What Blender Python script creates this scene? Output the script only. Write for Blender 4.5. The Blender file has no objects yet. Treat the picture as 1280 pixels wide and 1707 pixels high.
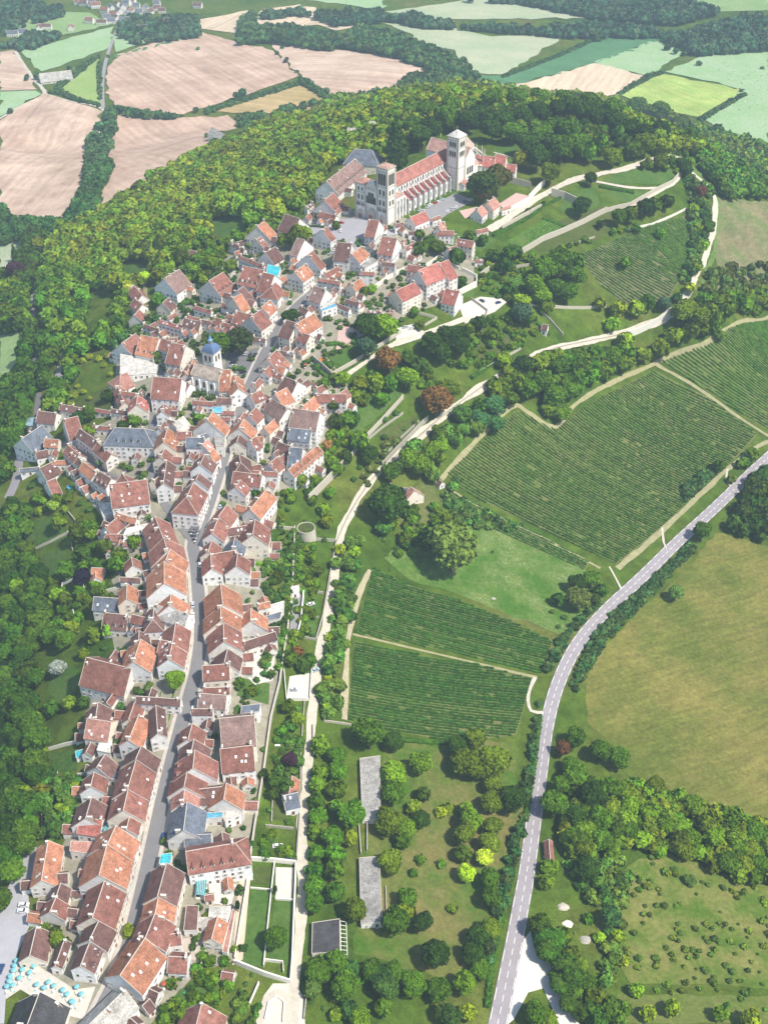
import bpy, bmesh, math, random
import numpy as np
from mathutils import Vector, Matrix
from mathutils.geometry import delaunay_2d_cdt
R = math.radians
random.seed(7); rng = np.random.default_rng(7)
scene = bpy.context.scene
COL = scene.collection
# ------------------------------------------------------------------ camera, sky, sun, exposure
PITCH, FPX, CH = R(38), 1900.0, 400.0
cam_d = bpy.data.cameras.new('camera'); cam = bpy.data.objects.new('camera', cam_d); COL.objects.link(cam)
cam_d.sensor_fit = 'VERTICAL'; cam_d.sensor_height = 24; cam_d.lens = 24 * FPX / 1707.0
cam_d.clip_start = 1; cam_d.clip_end = 30000
cam.location = (0, 0, CH); cam.rotation_euler = (math.pi / 2 - PITCH, 0, 0)
scene.camera = cam
SUN_EL, SUN_AZ = R(55), math.atan2(-0.50, 0.87)       # light comes from the right, a little from the viewer
w = bpy.data.worlds.new('World'); scene.world = w; w.use_nodes = True
nt = w.node_tree; nt.nodes.clear()
sky = nt.nodes.new('ShaderNodeTexSky'); sky.sky_type = 'NISHITA'; sky.sun_disc = False
sky.sun_elevation = SUN_EL; sky.sun_rotation = math.pi / 2 - SUN_AZ
bg = nt.nodes.new('ShaderNodeBackground'); bg.inputs[1].default_value = 0.125
wo = nt.nodes.new('ShaderNodeOutputWorld')
nt.links.new(sky.outputs[0], bg.inputs[0]); nt.links.new(bg.outputs[0], wo.inputs[0])
sd = bpy.data.lights.new('sun', 'SUN'); sd.energy = 4.4; sd.angle = R(3); sd.color = (1, 0.94, 0.83)
so = bpy.data.objects.new('sun', sd); COL.objects.link(so)
sv = Vector((math.cos(SUN_AZ) * math.cos(SUN_EL), math.sin(SUN_AZ) * math.cos(SUN_EL), math.sin(SUN_EL)))
so.rotation_euler = sv.to_track_quat('Z', 'Y').to_euler()
scene.view_settings.view_transform = 'Standard'; scene.view_settings.look = 'None'
scene.view_settings.exposure = 0.48; scene.view_settings.gamma = 1
scene.cycles.max_bounces = 5; scene.cycles.volume_bounces = 0
scene.cycles.diffuse_bounces = 3; scene.cycles.glossy_bounces = 2; scene.cycles.transmission_bounces = 2
# ------------------------------------------------------------------ rays and terrain
FW = np.array([0, math.cos(PITCH), -math.sin(PITCH)]); UPV = np.array([0, math.sin(PITCH), math.cos(PITCH)])
def ray(u, v):
    d = FW + UPV * ((853.5 - v) / FPX) + np.array([(u - 640) / FPX, 0, 0])
    return d
def atz(u, v, z):
    d = ray(u, v); t = (z - CH) / d[2]; return np.array([d[0] * t, d[1] * t, z])
CTRL = """150 1700 0;250 1400 8;320 1150 16;330 950 22;380 750 32;430 600 42;560 450 56;610 380 62;640 355 64;760 270 64;
850 260 62;1000 290 55;1120 270 48;0 1700 0;20 1500 -2;0 1300 -22;100 1250 -4;0 1000 -30;110 1000 0;80 900 -2;80 780 9;30 780 2;60 600 4;
0 620 -12;0 400 -50;130 380 -30;200 300 -36;250 450 22;350 400 34;400 320 22;450 260 6;500 210 -2;440 205 -22;330 230 -42;
0 250 -62;100 200 -68;250 120 -78;450 90 -74;600 110 -58;690 125 -55;200 20 -92;640 0 -95;900 60 -95;1280 0 -95;1040 130 -95;1280 180 -95;0 0 -92;500 20 -90;
640 180 18;740 165 28;850 175 42;1000 200 42;1130 235 34;1210 280 12;1280 320 -12;1190 330 24;1280 450 -22;1140 490 20;1280 530 -32;1040 460 26;
900 560 24;720 700 14;560 880 7;530 1150 2;510 1400 -3;500 1690 -6;740 790 -4;950 700 -14;1100 600 -14;1270 730 -42;1020 945 -36;600 940 -4;
910 1060 -26;870 1200 -28;580 1200 -7;640 1500 -10;830 1500 -20;850 1700 -20;1280 1700 -28;1280 1200 -52;1280 900 -54;1100 1000 -44;
1280 1450 -40;1000 1300 -32;480 1000 8;430 1300 4;400 1600 -2;560 640 40;640 560 44;800 420 50;700 480 48;830 480 40;450 740 30;470 900 14;250 850 22;
200 700 30;200 950 12;190 1150 8;130 1450 2;650 250 60;560 300 50;300 560 38;230 600 28"""
pts = []
for t in CTRL.replace('\n', '').split(';'):
    a = [float(q) for q in t.split()]; pts.append(atz(*a))
# ground hidden behind the crest of the hill, and the plain all round
for x, y, z in [(-250, 1290, -70), (-60, 1270, -70), (60, 1290, -88), (180, 1290, -92), (300, 1230, -94), (420, 1130, -95), (500, 1000, -92), (560, 800, -86),
                (-400, 1300, -88), (-900, 1000, -95), (-900, 200, -80), (-500, 0, -60), (900, 400, -80), (900, 0, -70), (400, -100, -40), (-200, -200, -25), (0, -100, -5),
                (-700, 2600, -92), (0, 2800, -92), (900, 2600, -92), (1300, 1300, -95), (-1500, 1800, -92), (0, 5000, -92), (4000, 0, -92), (-4000, 0, -92), (0, -4000, -92), (4000, 5000, -92), (-4000, 5000, -92)]:
    pts.append(np.array([x, y, z], float))
pts = np.array(pts); NC = len(pts)
CC = 30.0 ** 2
def kern(a, b):
    return -np.sqrt(((a[:, None, :] - b[None, :, :]) ** 2).sum(-1) + CC)
K = kern(pts[:, :2], pts[:, :2]) + np.eye(NC) * 5.0
A_ = np.zeros((NC + 1, NC + 1)); A_[:NC, :NC] = K; A_[NC, :NC] = 1; A_[:NC, NC] = 1
SOL = np.linalg.solve(A_, np.append(pts[:, 2], 0))
def axis(lo, hi, step, far, grow=1.25):
    mid = list(np.arange(lo, hi + .1, step)); s = step
    a = mid[0]; L = []
    while a > -far: s *= grow; a -= s; L.append(a)
    s = step; b = mid[-1]; Rr = []
    while b < far: s *= grow; b += s; Rr.append(b)
    return np.array(L[::-1] + mid + Rr)
XS = axis(-480, 560, 6, 9000); YS = axis(60, 1320, 6, 9000)
gx, gy = np.meshgrid(XS, YS)
P2 = np.stack([gx.ravel(), gy.ravel()], 1)
Z = np.concatenate([kern(P2[i:i + 20000], pts[:, :2]) @ SOL[:NC] + SOL[NC] for i in range(0, len(P2), 20000)])
far_ = np.clip((np.hypot(P2[:, 0], P2[:, 1] - 800) - 2400) / 2000, 0, 1)
Z = Z * (1 - far_) + (-92) * far_
ZG = Z.reshape(gx.shape)
def hgt(x, y):
    x = np.asarray(x, float); y = np.asarray(y, float)
    i = np.clip(np.searchsorted(XS, x) - 1, 0, len(XS) - 2); j = np.clip(np.searchsorted(YS, y) - 1, 0, len(YS) - 2)
    a = (x - XS[i]) / (XS[i + 1] - XS[i]); b = (y - YS[j]) / (YS[j + 1] - YS[j])
    return (ZG[j, i] * (1 - a) + ZG[j, i + 1] * a) * (1 - b) + (ZG[j + 1, i] * (1 - a) + ZG[j + 1, i + 1] * a) * b
TT = 170 * (1.0075 ** np.arange(0, 420))
def at(u, v, dz=0.0):
    """the point of the place seen at pixel (u, v) lying dz above the ground"""
    d = ray(u, v); P = d[None, :] * TT[:, None]; P[:, 2] += CH
    g = P[:, 2] - hgt(P[:, 0], P[:, 1]) - dz
    k = int(np.argmax(g < 0))
    if g[k] >= 0: k = len(TT) - 1
    lo, hi = TT[max(k - 1, 0)], TT[k]
    for _ in range(22):
        m = (lo + hi) / 2; p = d * m
        if p[2] + CH - float(hgt(p[0], p[1])) - dz < 0: hi = m
        else: lo = m
    p = d * hi
    return np.array([p[0], p[1], p[2] + CH])
def to_px(p):
    q = np.asarray(p, float) - np.array([0, 0, CH]); f = q @ FW
    return 640 + FPX * q[0] / f, 853.5 - FPX * (q @ UPV) / f
# ------------------------------------------------------------------ objects
def tag(o, label=None, cat=None, group=None, kind=None):
    if label: o['label'] = label
    if cat: o['category'] = cat
    if group: o['group'] = group
    if kind: o['kind'] = kind
    return o
def empty(name, loc=(0, 0, 0), rz=0.0, sc=1.0):
    o = bpy.data.objects.new(name, None); COL.objects.link(o); o.location = loc; o.rotation_euler = (0, 0, rz); o.scale = (sc,) * 3
    o.empty_display_size = .5; return o
def link(name, me, parent=None, loc=None, rz=None, color=None):
    o = bpy.data.objects.new(name, me); COL.objects.link(o)
    if parent: o.parent = parent
    if loc is not None: o.location = loc
    if rz is not None: o.rotation_euler = (0, 0, rz)
    if color is not None: o.color = (*color, 1)
    return o
class MB:
    """collects faces; build() links them as ONE mesh object"""
    def __init__(s): s.v = []; s.f = []; s.m = []
    def face(s, P, m=0):
        n = len(s.v); s.v += [tuple(map(float, p)) for p in P]; s.f.append(tuple(range(n, n + len(P)))); s.m.append(m)
    def solid(s, P, F, m=0):
        n = len(s.v); s.v += [tuple(map(float, p)) for p in P]
        for f in F: s.f.append(tuple(n + i for i in f)); s.m.append(m)
    def box(s, c, sx, sy, sz, rz=0.0, m=0, taper=1.0):
        ca, sa = math.cos(rz), math.sin(rz); P = []
        for k, z in ((1.0, 0), (taper, sz)):
            for x, y in ((-1, -1), (1, -1), (1, 1), (-1, 1)):
                X = x * sx / 2 * k; Y = y * sy / 2 * k
                P.append((c[0] + X * ca - Y * sa, c[1] + X * sa + Y * ca, c[2] + z))
        s.solid(P, [(3, 2, 1, 0), (4, 5, 6, 7), (0, 1, 5, 4), (1, 2, 6, 5), (2, 3, 7, 6), (3, 0, 4, 7)], m)
    def prism(s, poly, z0, z1, m=0, mt=None):
        n = len(poly); z0 = [z0] * n if np.isscalar(z0) else z0; z1 = [z1] * n if np.isscalar(z1) else z1
        P = [(p[0], p[1], z0[i]) for i, p in enumerate(poly)] + [(p[0], p[1], z1[i]) for i, p in enumerate(poly)]
        s.solid(P, [tuple(range(n))[::-1]] + [(i, (i + 1) % n, n + (i + 1) % n, n + i) for i in range(n)], m)
        s.solid(P[n:], [tuple(range(n))], m if mt is None else mt)
    def tube(s, P, r, n=6, m=0):
        P = [np.array(p, float) for p in P]; r = [r] * len(P) if np.isscalar(r) else r; V = []
        for i, p in enumerate(P):
            d = P[min(i + 1, len(P) - 1)] - P[max(i - 1, 0)]; d /= np.linalg.norm(d) + 1e-9
            a = np.cross(d, [0, 0, 1]) if abs(d[2]) < .9 else np.cross(d, [1, 0, 0]); a /= np.linalg.norm(a); b = np.cross(d, a)
            for k in range(n): V.append(p + r[i] * (a * math.cos(6.2832 * k / n) + b * math.sin(6.2832 * k / n)))
        F = [(i * n + k, i * n + (k + 1) % n, (i + 1) * n + (k + 1) % n, (i + 1) * n + k) for i in range(len(P) - 1) for k in range(n)]
        F += [tuple(range(n))[::-1], tuple(range((len(P) - 1) * n, len(P) * n))]
        s.solid(V, F, m)
    def cone(s, c, r0, r1, h, n=16, m=0, a0=0.0):
        s.tube([c, (c[0], c[1], c[2] + h)], [r0, max(r1, .01)], n, m)
    def mesh(s, name, mats):
        me = bpy.data.meshes.new(name); me.from_pydata(s.v, [], s.f)
        for m in (mats if isinstance(mats, (list, tuple)) else [mats]): me.materials.append(m)
        me.polygons.foreach_set('material_index', s.m); me.update(); return me
    def build(s, name, mats, parent=None, loc=None, rz=None, color=None):
        return link(name, s.mesh(name, mats), parent, loc, rz, color)
# ------------------------------------------------------------------ materials (all procedural, world metres)
def mat(name, build, rough=.9, spec=.2):
    m = bpy.data.materials.new(name); m.use_nodes = True; t = m.node_tree; t.nodes.clear()
    out = t.nodes.new('ShaderNodeOutputMaterial'); b = t.nodes.new('ShaderNodeBsdfPrincipled')
    b.inputs['Roughness'].default_value = rough; b.inputs['Specular IOR Level'].default_value = spec
    t.links.new(b.outputs[0], out.inputs[0]); N = Nt(t, b); build(N); return m
class Nt:
    def __init__(s, t, b): s.t = t; s.b = b; s._pos = None
    def n(s, ty, **k):
        o = s.t.nodes.new(ty)
        for a, v in k.items(): setattr(o, a, v)
        return o
    def l(s, a, b): s.t.links.new(a, b)
    @property
    def pos(s):
        if s._pos is None: s._pos = s.n('ShaderNodeNewGeometry').outputs['Position']
        return s._pos
    def noise(s, scale, detail=3, rough=.6, vec=None):
        o = s.n('ShaderNodeTexNoise'); o.inputs['Scale'].default_value = scale; o.inputs['Detail'].default_value = detail
        o.inputs['Roughness'].default_value = rough; s.l(vec or s.pos, o.inputs['Vector']); return o.outputs[0]
    def ramp(s, fac, stops):
        o = s.n('ShaderNodeValToRGB'); s.l(fac, o.inputs[0]); e = o.color_ramp.elements
        while len(e) < len(stops): e.new(.5)
        for i, (p, c) in enumerate(stops):
            e[i].position = p; e[i].color = (*c, 1) if len(c) == 3 else c
        return o.outputs[0]
    def mix(s, fac, a, b, mode='MIX'):
        o = s.n('ShaderNodeMix', data_type='RGBA', blend_type=mode)
        for x, sk in ((fac, 0), (a, 6), (b, 7)):
            if hasattr(x, 'links'): s.l(x, o.inputs[sk])
            else: o.inputs[sk].default_value = x if np.isscalar(x) else (*x, 1)
        return o.outputs[2]
    def mul(s, a, b): return s.mix(1.0, a, b, 'MULTIPLY')
    def g(s, f, lo, hi): return s.ramp(f, [(.3, (lo,) * 3), (.7, (hi,) * 3)])
    def col(s, c): s.l(c, s.b.inputs['Base Color'])
    def bump(s, h, st=.4, dist=.1):
        o = s.n('ShaderNodeBump'); o.inputs['Strength'].default_value = st; o.inputs['Distance'].default_value = dist
        s.l(h, o.inputs['Height']); s.l(o.outputs[0], s.b.inputs['Normal'])
    def obj(s): return s.n('ShaderNodeObjectInfo')
    def streak(s, ang, sc=.25, ratio=14, detail=5):
        mp = s.n('ShaderNodeMapping'); mp.inputs['Rotation'].default_value = (0, 0, ang); s.l(s.pos, mp.inputs[0])
        m2 = s.n('ShaderNodeMapping'); m2.inputs['Scale'].default_value = (sc / ratio, sc, sc); s.l(mp.outputs[0], m2.inputs[0])
        return s.noise(1.0, detail, .75, m2.outputs[0])
    def wave(s, ang, scale, dist=1.0):
        mp = s.n('ShaderNodeMapping'); mp.inputs['Rotation'].default_value = (0, 0, ang); s.l(s.pos, mp.inputs[0])
        o = s.n('ShaderNodeTexWave'); o.inputs['Scale'].default_value = scale; o.inputs['Distortion'].default_value = dist; o.inputs['Detail'].default_value = 2
        o.inputs['Detail Scale'].default_value = .4
        s.l(mp.outputs[0], o.inputs[0]); return o.outputs[1]
def plain(name, c, rough=.9, var=.25, sc=1.5, spec=.2):
    def f(N): N.col(N.mul(c, N.mix(.5, N.g(N.noise(sc), 1 - var, 1 + var), N.g(N.noise(sc * 7), 1 - var, 1 + var))))
    return mat(name, f, rough, spec)
def m_roof(N):
    oi = N.obj(); a = N.g(N.noise(.28, 5, .7), .6, 1.36); b = N.g(N.noise(1.6, 5, .8), .5, 1.5); c = N.g(N.noise(7, 2), .7, 1.3)
    k = N.mul(N.mul(oi.outputs['Color'], a), N.mul(b, c))
    k = N.mix(N.ramp(N.noise(.7, 5, .75), [(.52, (0, 0, 0)), (.72, (.7, .7, .7))]), k, (.085, .06, .05))     # old dark lichen
    k = N.mix(N.ramp(N.noise(2.6, 4, .8), [(.6, (0, 0, 0)), (.75, (.55, .55, .55))]), k, (.48, .40, .35))    # pale lichen and worn tiles
    N.col(k); N.bump(N.noise(5, 2), .5, .12)
def m_wall(N):
    oi = N.obj(); N.col(N.mul(N.mul(oi.outputs['Color'], N.g(N.noise(.5, 4), .86, 1.12)), N.g(N.noise(3, 4, .75), .82, 1.14)))
    N.bump(N.noise(6), .3, .05)
def m_leaf(N):
    oi = N.obj(); N.col(N.mul(N.mul(oi.outputs['Color'], N.g(N.noise(.45, 3), .55, 1.4)), N.g(N.noise(3.0, 2, .8), .4, 1.5)))
def m_leafs(N):
    at_ = N.n('ShaderNodeAttribute', attribute_name='col'); N.col(N.mul(N.mul(at_.outputs[0], N.g(N.noise(.35, 3), .55, 1.4)), N.g(N.noise(2.2, 2, .8), .4, 1.5)))
M = {}
M['roof'] = mat('roof_tile', m_roof, .9, .08)
M['mortar'] = plain('ridge_mortar', (.62, .55, .47), .9)
M['wall'] = mat('house_wall', m_wall, .95, .05)
M['leaf'] = mat('foliage', m_leaf, .9, .0)
M['leafs'] = mat('foliage_mass', m_leafs, .9, .0)
M['bark'] = plain('bark', (.12, .09, .06))
M['glass'] = plain('dark_pane', (.03, .035, .045), .15, .3, 2, .6)
M['white'] = plain('white_paint', (.8, .79, .75), .6, .08)
M['stone'] = plain('pale_stone', (.52, .47, .385), .95, .3)
M['drystone'] = plain('grey_stone', (.40, .37, .31), .95, .5, 1.2)
M['shutter'] = plain('shutter', (.45, .44, .43), .7, .2)
M['door'] = plain('door_wood', (.16, .07, .05), .6, .2)
M['brick'] = plain('chimney_brick', (.52, .33, .24), .9, .3)
M['slatebar'] = plain('slate', (.13, .15, .18), .5, .3)
def m_ground(N):
    a = N.noise(.012, 6, .65); b = N.noise(.12, 5, .7); c = N.noise(1.2, 3, .7)
    k = N.ramp(a, [(.35, (.045, .09, .010)), (.5, (.075, .12, .014)), (.62, (.11, .13, .024)), (.75, (.13, .12, .045))])
    k = N.mul(k, N.g(b, .6, 1.4)); N.col(N.mul(k, N.g(c, .7, 1.3))); N.bump(c, .4, .3)
M['ground'] = mat('grassland', m_ground, .95, 0)
GS = .70
def grassm(name, c1, c2, sc=.08, stripe=None, fleck=0):
    c1, c2 = (tuple(q * GS for q in c_) for c_ in (c1, c2))
    def f(N):
        k = N.mix(N.ramp(N.noise(sc, 5, .7), [(.38, (0,) * 3), (.62, (1,) * 3)]), c1, c2)
        k = N.mul(k, N.g(N.noise(.5, 4, .75), .72, 1.28)); k = N.mul(k, N.g(N.noise(2.5, 3, .8), .8, 1.2))
        if stripe: k = N.mul(k, N.g(N.streak(stripe[0], .35, 22), .74, 1.28)); k = N.mul(k, N.g(N.noise(.02, 4, .6), .85, 1.15))
        if fleck: k = N.mix(N.mul(N.ramp(N.noise(.9, 3, .8), [(.60, (0,) * 3), (.66, (fleck,) * 3)]), N.ramp(N.noise(.05, 3), [(.45, (0,) * 3), (.6, (1,) * 3)])), k, (.55, .58, .48))
        N.col(k)
    return mat(name, f, .95, 0)
# ------------------------------------------------------------------ ground sheet
ny, nx = gx.shape
idx = np.arange(ny * nx).reshape(ny, nx)
q = np.stack([idx[:-1, :-1], idx[:-1, 1:], idx[1:, 1:], idx[1:, :-1]], -1).reshape(-1, 4)
me = bpy.data.meshes.new('ground'); me.vertices.add(nx * ny)
me.vertices.foreach_set('co', np.stack([P2[:, 0], P2[:, 1], ZG.ravel()], 1).ravel())
me.loops.add(q.size); me.loops.foreach_set('vertex_index', q.ravel()); me.polygons.add(len(q))
me.polygons.foreach_set('loop_start', np.arange(0, q.size, 4)); me.polygons.foreach_set('loop_total', np.full(len(q), 4))
me.update(); me.materials.append(M['ground']); me.polygons.foreach_set('use_smooth', np.ones(len(q), bool))
tag(link('ground', me), 'grassy hill and valley floor under village and fields', kind='structure')
def px(s): a = [float(t) for t in s.replace(',', ' ').split()]; return list(zip(a[::2], a[1::2]))
def wpoly(s, dz=0.0): return [at(u, v, dz)[:2] for u, v in (px(s) if isinstance(s, str) else s)]
def inside(poly, x, y):
    c = False; n = len(poly); j = n - 1
    for i in range(n):
        xi, yi = poly[i]; xj, yj = poly[j]
        if (yi > y) != (yj > y) and x < (xj - xi) * (y - yi) / (yj - yi) + xi: c = not c
        j = i
    return c
def inside_np(poly, X, Y):
    c = np.zeros(X.shape, bool); n = len(poly); j = n - 1
    for i in range(n):
        xi, yi = poly[i]; xj, yj = poly[j]
        if yi != yj: c ^= ((yi > Y) != (yj > Y)) & (X < (xj - xi) * (Y - yi) / (yj - yi) + xi)
        j = i
    return c
def drape(name, W, material, off, step=6.0, label=None, kind='structure', wob=0.0):
    """a sheet following the ground inside the outline W"""
    B = []
    for i, p in enumerate(W):
        a, b = np.array(p), np.array(W[(i + 1) % len(W)]); n = max(1, int(np.hypot(*(b - a)) / step))
        for k in range(n):
            t = a + (b - a) * k / n
            if wob and k: t = t + rng.normal(0, wob, 2)
            B.append(t)
    B = np.array(B); x0, y0 = B.min(0); x1, y1 = B.max(0)
    X, Y = np.meshgrid(np.arange(x0 + step / 2, x1, step), np.arange(y0 + step / 2, y1, step)); X = X.ravel(); Y = Y.ravel()
    k = inside_np([tuple(b) for b in B], X, Y); I = np.stack([X[k], Y[k]], 1)
    V = [Vector(p) for p in B] + [Vector(p) for p in I]; n = len(B)
    r = delaunay_2d_cdt(V, [], [list(range(n))], 1, 1e-4)
    vs = np.array([tuple(p) for p in r[0]]); z = hgt(vs[:, 0], vs[:, 1]) + off
    me = bpy.data.meshes.new(name); me.from_pydata([(a, b, c) for (a, b), c in zip(vs, z)], [], [tuple(f) for f in r[2]]); me.update()
    me.polygons.foreach_set('use_smooth', [True] * len(me.polygons)); me.materials.append(material)
    if sum(p.normal.z for p in me.polygons) < 0: me.flip_normals()
    o = link(name, me)
    if label or kind: tag(o, label, kind=kind)
    return o
def smooth_line(W, step=3.0):
    """Catmull-Rom through the world points"""
    W = [np.array(p, float)[:2] for p in W]; out = []
    for i in range(len(W) - 1):
        p0, p1, p2, p3 = W[max(i - 1, 0)], W[i], W[i + 1], W[min(i + 2, len(W) - 1)]
        n = max(2, int(np.linalg.norm(p2 - p1) / step))
        for k in range(n):
            t = k / n; out.append(.5 * (2 * p1 + (p2 - p0) * t + (2 * p0 - 5 * p1 + 4 * p2 - p3) * t * t + (3 * p1 - p0 - 3 * p2 + p3) * t ** 3))
    out.append(W[-1]); return np.array(out)
def offset_line(L, d):
    T = np.gradient(L, axis=0); T /= np.linalg.norm(T, axis=1)[:, None] + 1e-9
    return L + np.stack([T[:, 1], -T[:, 0]], 1) * (d[:, None] if not np.isscalar(d) else d)
ROADS = []
def strip(name, L, wd, material, off, label=None, kind='structure', keep=True, zc=True):
    n = 5; jag = 0 if ('asphalt' in material.name or 'pavement' in material.name) else .09 * wd
    sm = lambda: np.convolve(rng.normal(0, 1, len(L) + 4), np.ones(5) / 2.2, 'valid') * jag
    e0, e1 = sm(), sm(); cols = [offset_line(L, wd * (k / (n - 1) - .5) + (e0 if k == 0 else e1 if k == n - 1 else 0)) for k in range(n)]
    zc_ = hgt(L[:, 0], L[:, 1]); V = []; F = []
    for i in range(len(L)):
        for k in range(n):
            x, y = cols[k][i]; V.append((x, y, float(hgt(x, y)) + off))
    for i in range(len(L) - 1):
        for k in range(n - 1): F.append((i * n + k, i * n + k + 1, (i + 1) * n + k + 1, (i + 1) * n + k))
    me = bpy.data.meshes.new(name); me.from_pydata(V, [], F); me.update(); me.materials.append(material)
    if sum(p.normal.z for p in me.polygons) < 0: me.flip_normals()
    if keep: ROADS.append((L, wd))
    return tag(link(name, me), label, kind=kind)
def line(s, step=3.0): return smooth_line([at(u, v) for u, v in px(s)], step)
# ------------------------------------------------------------------ fields
def m_plough(ang, c1, c2, sc=.02):
    def f(N):
        k = N.mix(N.ramp(N.noise(sc, 5, .65), [(.38, (0,) * 3), (.64, (1,) * 3)]), c1, c2)
        k = N.mul(k, N.g(N.streak(ang, .09, 16), .80, 1.18)); k = N.mul(k, N.ramp(N.wave(ang + 1.57, .03, 1.5), [(.0, (.95,) * 3), (1, (1.04,) * 3)])); k = N.mul(k, N.g(N.noise(.15, 5, .8), .86, 1.14)); N.col(k)
    return mat('ploughed_soil', f, .95, .05)
T1, T2 = (.42, .265, .20), (.50, .34, .25)
tan1 = m_plough(R(60), (.43, .29, .215), (.57, .41, .31)); tan2 = m_plough(R(95), (.42, .29, .22), (.60, .45, .34)); tan3 = m_plough(R(20), (.47, .33, .25), (.60, .46, .35))
gold = m_plough(R(20), (.36, .27, .11), (.46, .34, .17)); paleT = m_plough(R(110), (.62, .50, .36), (.56, .44, .31))
gA = grassm('meadow_green', (.28, .44, .16), (.36, .50, .22), .02); gB = grassm('meadow_pale', (.46, .56, .34), (.60, .62, .42), .015)
gC = grassm('crop_dark_green', (.10, .25, .11), (.13, .30, .14), .03); gD = grassm('crop_lime', (.52, .62, .18), (.40, .56, .14), .05, (R(55), .12, .8))
gE = grassm('meadow_mint', (.38, .58, .28), (.46, .62, .36), .02)
FIELDS = [
 ('0,203 75,157 172,187 165,250 137,330 98,374 40,372 0,358', tan2, 'brown ploughed field at the left edge under the road junction'),
 ('0,88 25,84 62,150 0,152', tan3, 'pale brown field at the far left edge'), ('0,154 60,152 70,158 0,196', gE, 'small green field at the far left edge'),
 ('183,165 180,120 194,92 325,52 400,72 455,85 497,128 450,145 335,182 305,192 190,176', tan1, 'large brown field in the middle distance'),
 ('447,68 560,84 660,96 715,118 735,136 640,160 560,163 505,132 466,92', tan3, 'reddish brown field right of the large brown field'),
 ('315,36 415,18 418,28 400,57 330,48', paleT, 'small pale field near the far village'),
 ('412,50 440,16 500,8 592,30 595,44 560,52 530,42 466,46 420,62', paleT, 'pale stubble field before the far wood'),
 ('348,187 420,162 495,141 545,158 530,182 450,190', gold, 'golden field tucked under the hedge'),
 ('186,192 262,200 380,193 396,205 362,225 385,238 330,265 240,318 160,375 128,388 136,350 190,282 178,240', tan1, 'curving brown field below the wood'),
 ('97,152 165,99 169,178 135,168', grassm('triangle_green', (.34, .50, .14), (.42, .54, .18), .03), 'bright green triangular field between two roads'),
 ('36,84 60,80 190,45 182,80 150,92 70,120', gE, 'green meadow below the far village'), ('20,40 90,20 150,22 190,40 60,70 30,65', gA, 'pasture beside the far village'),
 ('190,62 300,42 312,50 194,88', gE, 'green strip along the large brown field'),
 ('190,92 312,62 314,66 192,97', gC, 'thin green strip across the brown field'),
 ('640,40 700,36 820,62 905,58 940,62 835,125 790,122 735,92 690,60', gB, 'pale meadow on the valley floor'),
 ('782,126 833,127 1000,64 1020,58 1110,66 1085,72 850,143 800,140', gC, 'dark green strip field on the valley floor'),
 ('990,104 1082,70 1172,66 1085,124 1072,126', gE, 'mint green field beside the dark strip'), ('850,144 990,106 1074,127 1026,158 900,155', paleT, 'tan field on the valley floor'),
 ('1030,158 1102,124 1238,151 1165,196 1090,180', gD, 'lime green crop field on the valley floor'),
 ('1106,120 1165,96 1280,82 1280,250 1168,198 1242,150', gE, 'pale green pasture with cattle at the right edge'),
 ('500,0 640,0 640,18 560,6', gE, 'far pasture at the top edge'), ('640,20 780,0 860,0 1000,30 820,32 700,34', gB, 'far meadow at the top edge'),
 ('1120,0 1280,0 1280,18 1200,20', gA, 'far meadow at the top right'), ('0,404 38,402 82,406 30,440 0,450', gB, 'striped lawn at the left edge of the wood'),
 ('0,560 30,553 40,565 30,600 0,640', gA, 'green meadow at the left edge'),
 ('975,1170 982,1120 1000,1080 1060,1022 1130,962 1192,888 1240,898 1290,915 1290,1375 1210,1352 1110,1322 1058,1292 1045,1250 1000,1225 978,1205',
   grassm('stubble_olive', (.16, .20, .035), (.25, .225, .06), .02, (R(-28), .10, .9)), 'olive mown field right of the main road'),
 ('1045,1445 1110,1420 1180,1450 1290,1480 1290,1650 1180,1640 1050,1640 1000,1560 1010,1490', grassm('rough_olive', (.12, .21, .025), (.28, .28, .08), .06), 'rough dry meadow at the lower right'),
 ('1030,1655 1280,1660 1280,1707 1010,1707', grassm('rough_low', (.2, .23, .06), (.14, .22, .035), .05), 'dry grass at the lower right corner'),
 ('640,1245 745,1225 850,1240 880,1380 830,1560 760,1640 640,1600 590,1590 600,1450 635,1300', grassm('orchard_grass', (.085, .185, .018), (.24, .22, .07), .035), 'patchy orchard grass below the vineyard'),
 ('745,860 830,870 985,955 1000,1000 940,1062 900,1045 760,990 680,965 640,930 690,880', grassm('flower_meadow', (.085, .20, .025), (.20, .28, .07), .05, None, .8), 'green meadow between the vineyards'),
 ('640,840 720,800 740,860 690,880 650,870', grassm('dry_corner', (.20, .21, .07), (.12, .17, .04), .05), 'dry grassy corner beside the chalk path'),
 ('1200,330 1290,340 1290,480 1190,480 1195,400', grassm('clearcut', (.17, .22, .08), (.29, .25, .14), .05, (R(-35), .3, .85)), 'felled slope at the right edge'),
 ('1130,260 1160,280 1200,330 1200,400 1180,460 1160,500 1190,400 1195,340', grassm('verge_green', (.13, .24, .05), (.2, .28, .09), .05), 'green verge right of the chalk path'),
]
for s, m, lab in FIELDS:
    W = wpoly(s); A = np.array(W); big = max(np.ptp(A[:, 0]), np.ptp(A[:, 1]))
    far = A[:, 1].max() > 1250; drape('field', W, m, .9 if far else .14, 14 if far else 6, lab, wob=2.5 if far else .8)
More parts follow.
